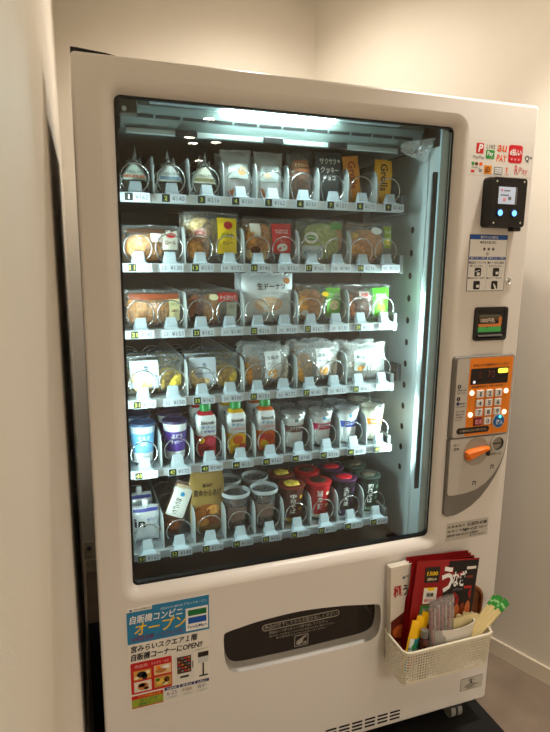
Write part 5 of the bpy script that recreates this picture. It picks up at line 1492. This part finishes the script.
# brown rounded tray leaning at the right
root = thing('wooden_tray', 'brown rounded wooden tray end leaning behind the pouches', 'tray', (1.000, -0.022, FB))
mb = MB()
Mt_ = Matrix.Translation((1.006, -0.024, FB + 0.012)) @ Matrix.Rotation(math.radians(6), 4, 'Y') @ Matrix.Rotation(math.radians(-4), 4, 'X')
TRW = C('tray_brown', 112, 58, 26, rough=0.3, var=0.2, vscale=25); TRR = C('tray_rim', 140, 78, 36, rough=0.3)
o1 = rrect(-0.060, 0.058, 0.0, 0.176, 0.045, 8); o2 = [(p[0] * 0.9 - 0.0005, 0.088 + (p[1] - 0.088) * 0.93) for p in o1]
mb.loops([at_y(o1, 0.008), at_y(o1, -0.006), at_y(o2, -0.006), at_y(o2, 0.001)], TRR, Mt_, smooth=False)
mb.build('tray_rim', root)
mb = MB(); mb.flat(o2, 0.001, TRW, Mt_); mb.flat(o1, 0.008, TRW, Mt_); mb.build('tray_floor', root)
# white cup holding bags and chopsticks
root = thing('plastic_cup', 'white oval plastic container holding straws and chopsticks in the basket', 'container', (0.925, -0.085, FB))
mb = MB()
Mcu = Matrix.Translation((0.925, -0.0845, FB))
CUPW = C('cup_plain_white', 232, 228, 218, rough=0.3)
mb.lathe([(0.052, 0.0), (0.055, 0.002), (0.070, 0.126), (0.0715, 0.128), (0.0715, 0.131), (0.0685, 0.131), (0.053, 0.006), (0.0005, 0.005)], CUPW, 32, M=Mcu, sx=1.0, sy=0.32)
mb.build('cup_body', root)
# pink wrapped straws in a clear bag
root = thing('straw_bag', 'clear bag of pink and white wrapped straws in the white container', 'straws', (0.888, -0.092, FB + 0.03))
Ms_ = Matrix.Translation((0.890, -0.092, FB + 0.03)) @ Matrix.Rotation(math.radians(-4), 4, 'Y')
SP = [C('straw_pink', 232, 150, 156, rough=0.35), C('straw_white', 232, 220, 214, rough=0.35), C('straw_rose', 220, 120, 134, rough=0.35)]
for q in range(11):
    mb = MB()
    xx = -0.026 + 0.0052 * q
    mb.tube([(xx, 0.003 * (-1) ** q, 0.0), (xx * 1.15, 0.003 * (-1) ** q, 0.165 + 0.006 * math.sin(q * 2.1))], 0.0026, SP[q % 3], 6, M=Ms_); mb.build('straw', root)
mb = MB(); Bag(0.080, 0.195, 0.020, 8.8, 0.004, edge=0.004).mesh(mb, film('straw_film', haze=0.16, gloss=0.08), Ms_ @ Matrix.Translation((0, 0, -0.002))); mb.build('clear_bag', root)
# napkins
for q, (xx, zz, rl) in enumerate(((0.928, 0.0, 0.06), (0.945, 0.0, 0.20), (0.955, -0.004, 0.32))):
    root = thing('paper_napkin', 'folded cream paper napkin in the white container, %s' % ('leftmost', 'middle one', 'rightmost')[q], 'napkin', (xx, -0.080 + 0.006 * q, FB + 0.02), 'napkins in the container')
    mb = MB()
    Mn = Matrix.Translation((xx, -0.088 + 0.007 * q, FB + 0.02)) @ Matrix.Rotation(rl, 4, 'Y')
    g = []
    for i in range(9):
        for j in range(7):
            u, v = i / 8 - 0.5, j / 6
            g.append((0.052 * u * (0.8 + 0.4 * v), 0.003 * nz(u * 9, v * 4, q * 3.3), 0.130 * v + 0.006 * nz(u * 7 + q, 2, 1) * v))
    m_ = [(i * 7 + j, (i + 1) * 7 + j, (i + 1) * 7 + j + 1, i * 7 + j + 1) for i in range(8) for j in range(6)]
    mb.add(g, m_, C('napkin_cream', 236, 222, 170, rough=0.7), Mn, True)
    mb.add([(p[0], p[1] + 0.002, p[2] - 0.003) for p in g], m_, C('napkin_cream', 236, 222, 170), Mn, True)
    mb.build('napkin_sheet', root)
# chopsticks: paper sleeves with green ends
CHP = C('sleeve_straw', 216, 196, 140, rough=0.55); CHG = C('sleeve_green', 40, 140, 50, rough=0.45); CHW = C('sleeve_pale_green', 150, 200, 130, rough=0.5)
for q in range(6):
    nv_ = Vector((-0.53, 0.76, 0.34)) * (q - 2.5)
    a = Vector((0.975, -0.080, FB + 0.052)) + nv_ * 0.0045
    b = Vector((1.096, -0.075, 0.488)) + nv_ * 0.0072 + Vector((0.6, 0, 0.78)) * 0.006 * math.sin(q * 2.3)
    root = thing('chopsticks', 'pair of chopsticks in a straw coloured sleeve with green end, %s from the left' % ('first', 'second', 'third', 'fourth', 'fifth', 'last')[q], 'chopsticks', tuple(a), 'chopsticks in the container')
    for d0, d1, m_, nm, w_ in ((0.0, 0.80, CHP, 'sleeve', 1.0), (0.80, 1.0, CHG, 'green_end', 1.12)):
        mb = MB()
        mb.tube([a.lerp(b, d0), a.lerp(b, (d0 + d1) / 2), a.lerp(b, d1)], 0.0056 * w_, m_, 6); o = mb.build(nm, root)
    mb = MB(); mb.tube([a.lerp(b, 0.87), a.lerp(b, 0.91)], 0.0066, CHW, 6); mb.build('printed_band', root)
# sauce sticks: yellow tops, teal and red print
for q in range(3):
    root_l = ('leftmost', 'middle', 'rightmost')[q]
    bx = 0.772 + 0.006 * q
    loose('sauce_packet', 'slim yellow topped sauce stick packet in the basket, %s of three' % root_l, 'sauce packet', (bx, -0.096 + 0.007 * q, FB + 0.024), (math.radians(-6), math.radians(15 + 5 * q), 0), Bag(0.030, 0.162 - 0.008 * (2 - q), 0.012, q + 4.4, 0.001, edge=0.001), C('packet_yellow', 240, 186, 20, rough=0.35),
          [(-0.0115, 0.0115, 0.004, 0.098, C('packet_teal', 40, 130, 140)), (-0.0115, 0.000, 0.060, 0.098, C('packet_pale', 214, 220, 214)), (-0.004, 0.0115, 0.010, 0.056, C('packet_red', 206, 70, 40))], [(0.002, 0.075, 0.006, 0.010, C('packet_green', 40, 140, 70))], [('ソース', -0.007, 0.008, 0.062, 0.070, WHITE)], 'sauce packets in the basket')
root = thing('sauce_bottle', 'small clear capped sauce bottle beside the yellow packets', 'sauce bottle', (0.826, -0.096, FB))
mb = MB(); mb.lathe([(0.0005, 0.0), (0.013, 0.0), (0.014, 0.004), (0.014, 0.105), (0.008, 0.118), (0.008, 0.124)], C('sauce_dark', 70, 26, 18, rough=0.15), 16, M=Matrix.Translation((0.826, -0.096, FB))); mb.build('bottle_body', root)
mb = MB(); mb.lathe([(0.010, 0.122), (0.0105, 0.124), (0.0105, 0.142), (0.0005, 0.143)], C('cap_grey', 140, 140, 140, rough=0.2, metal=0.5), 16, M=Matrix.Translation((0.826, -0.096, FB))); mb.build('cap', root)
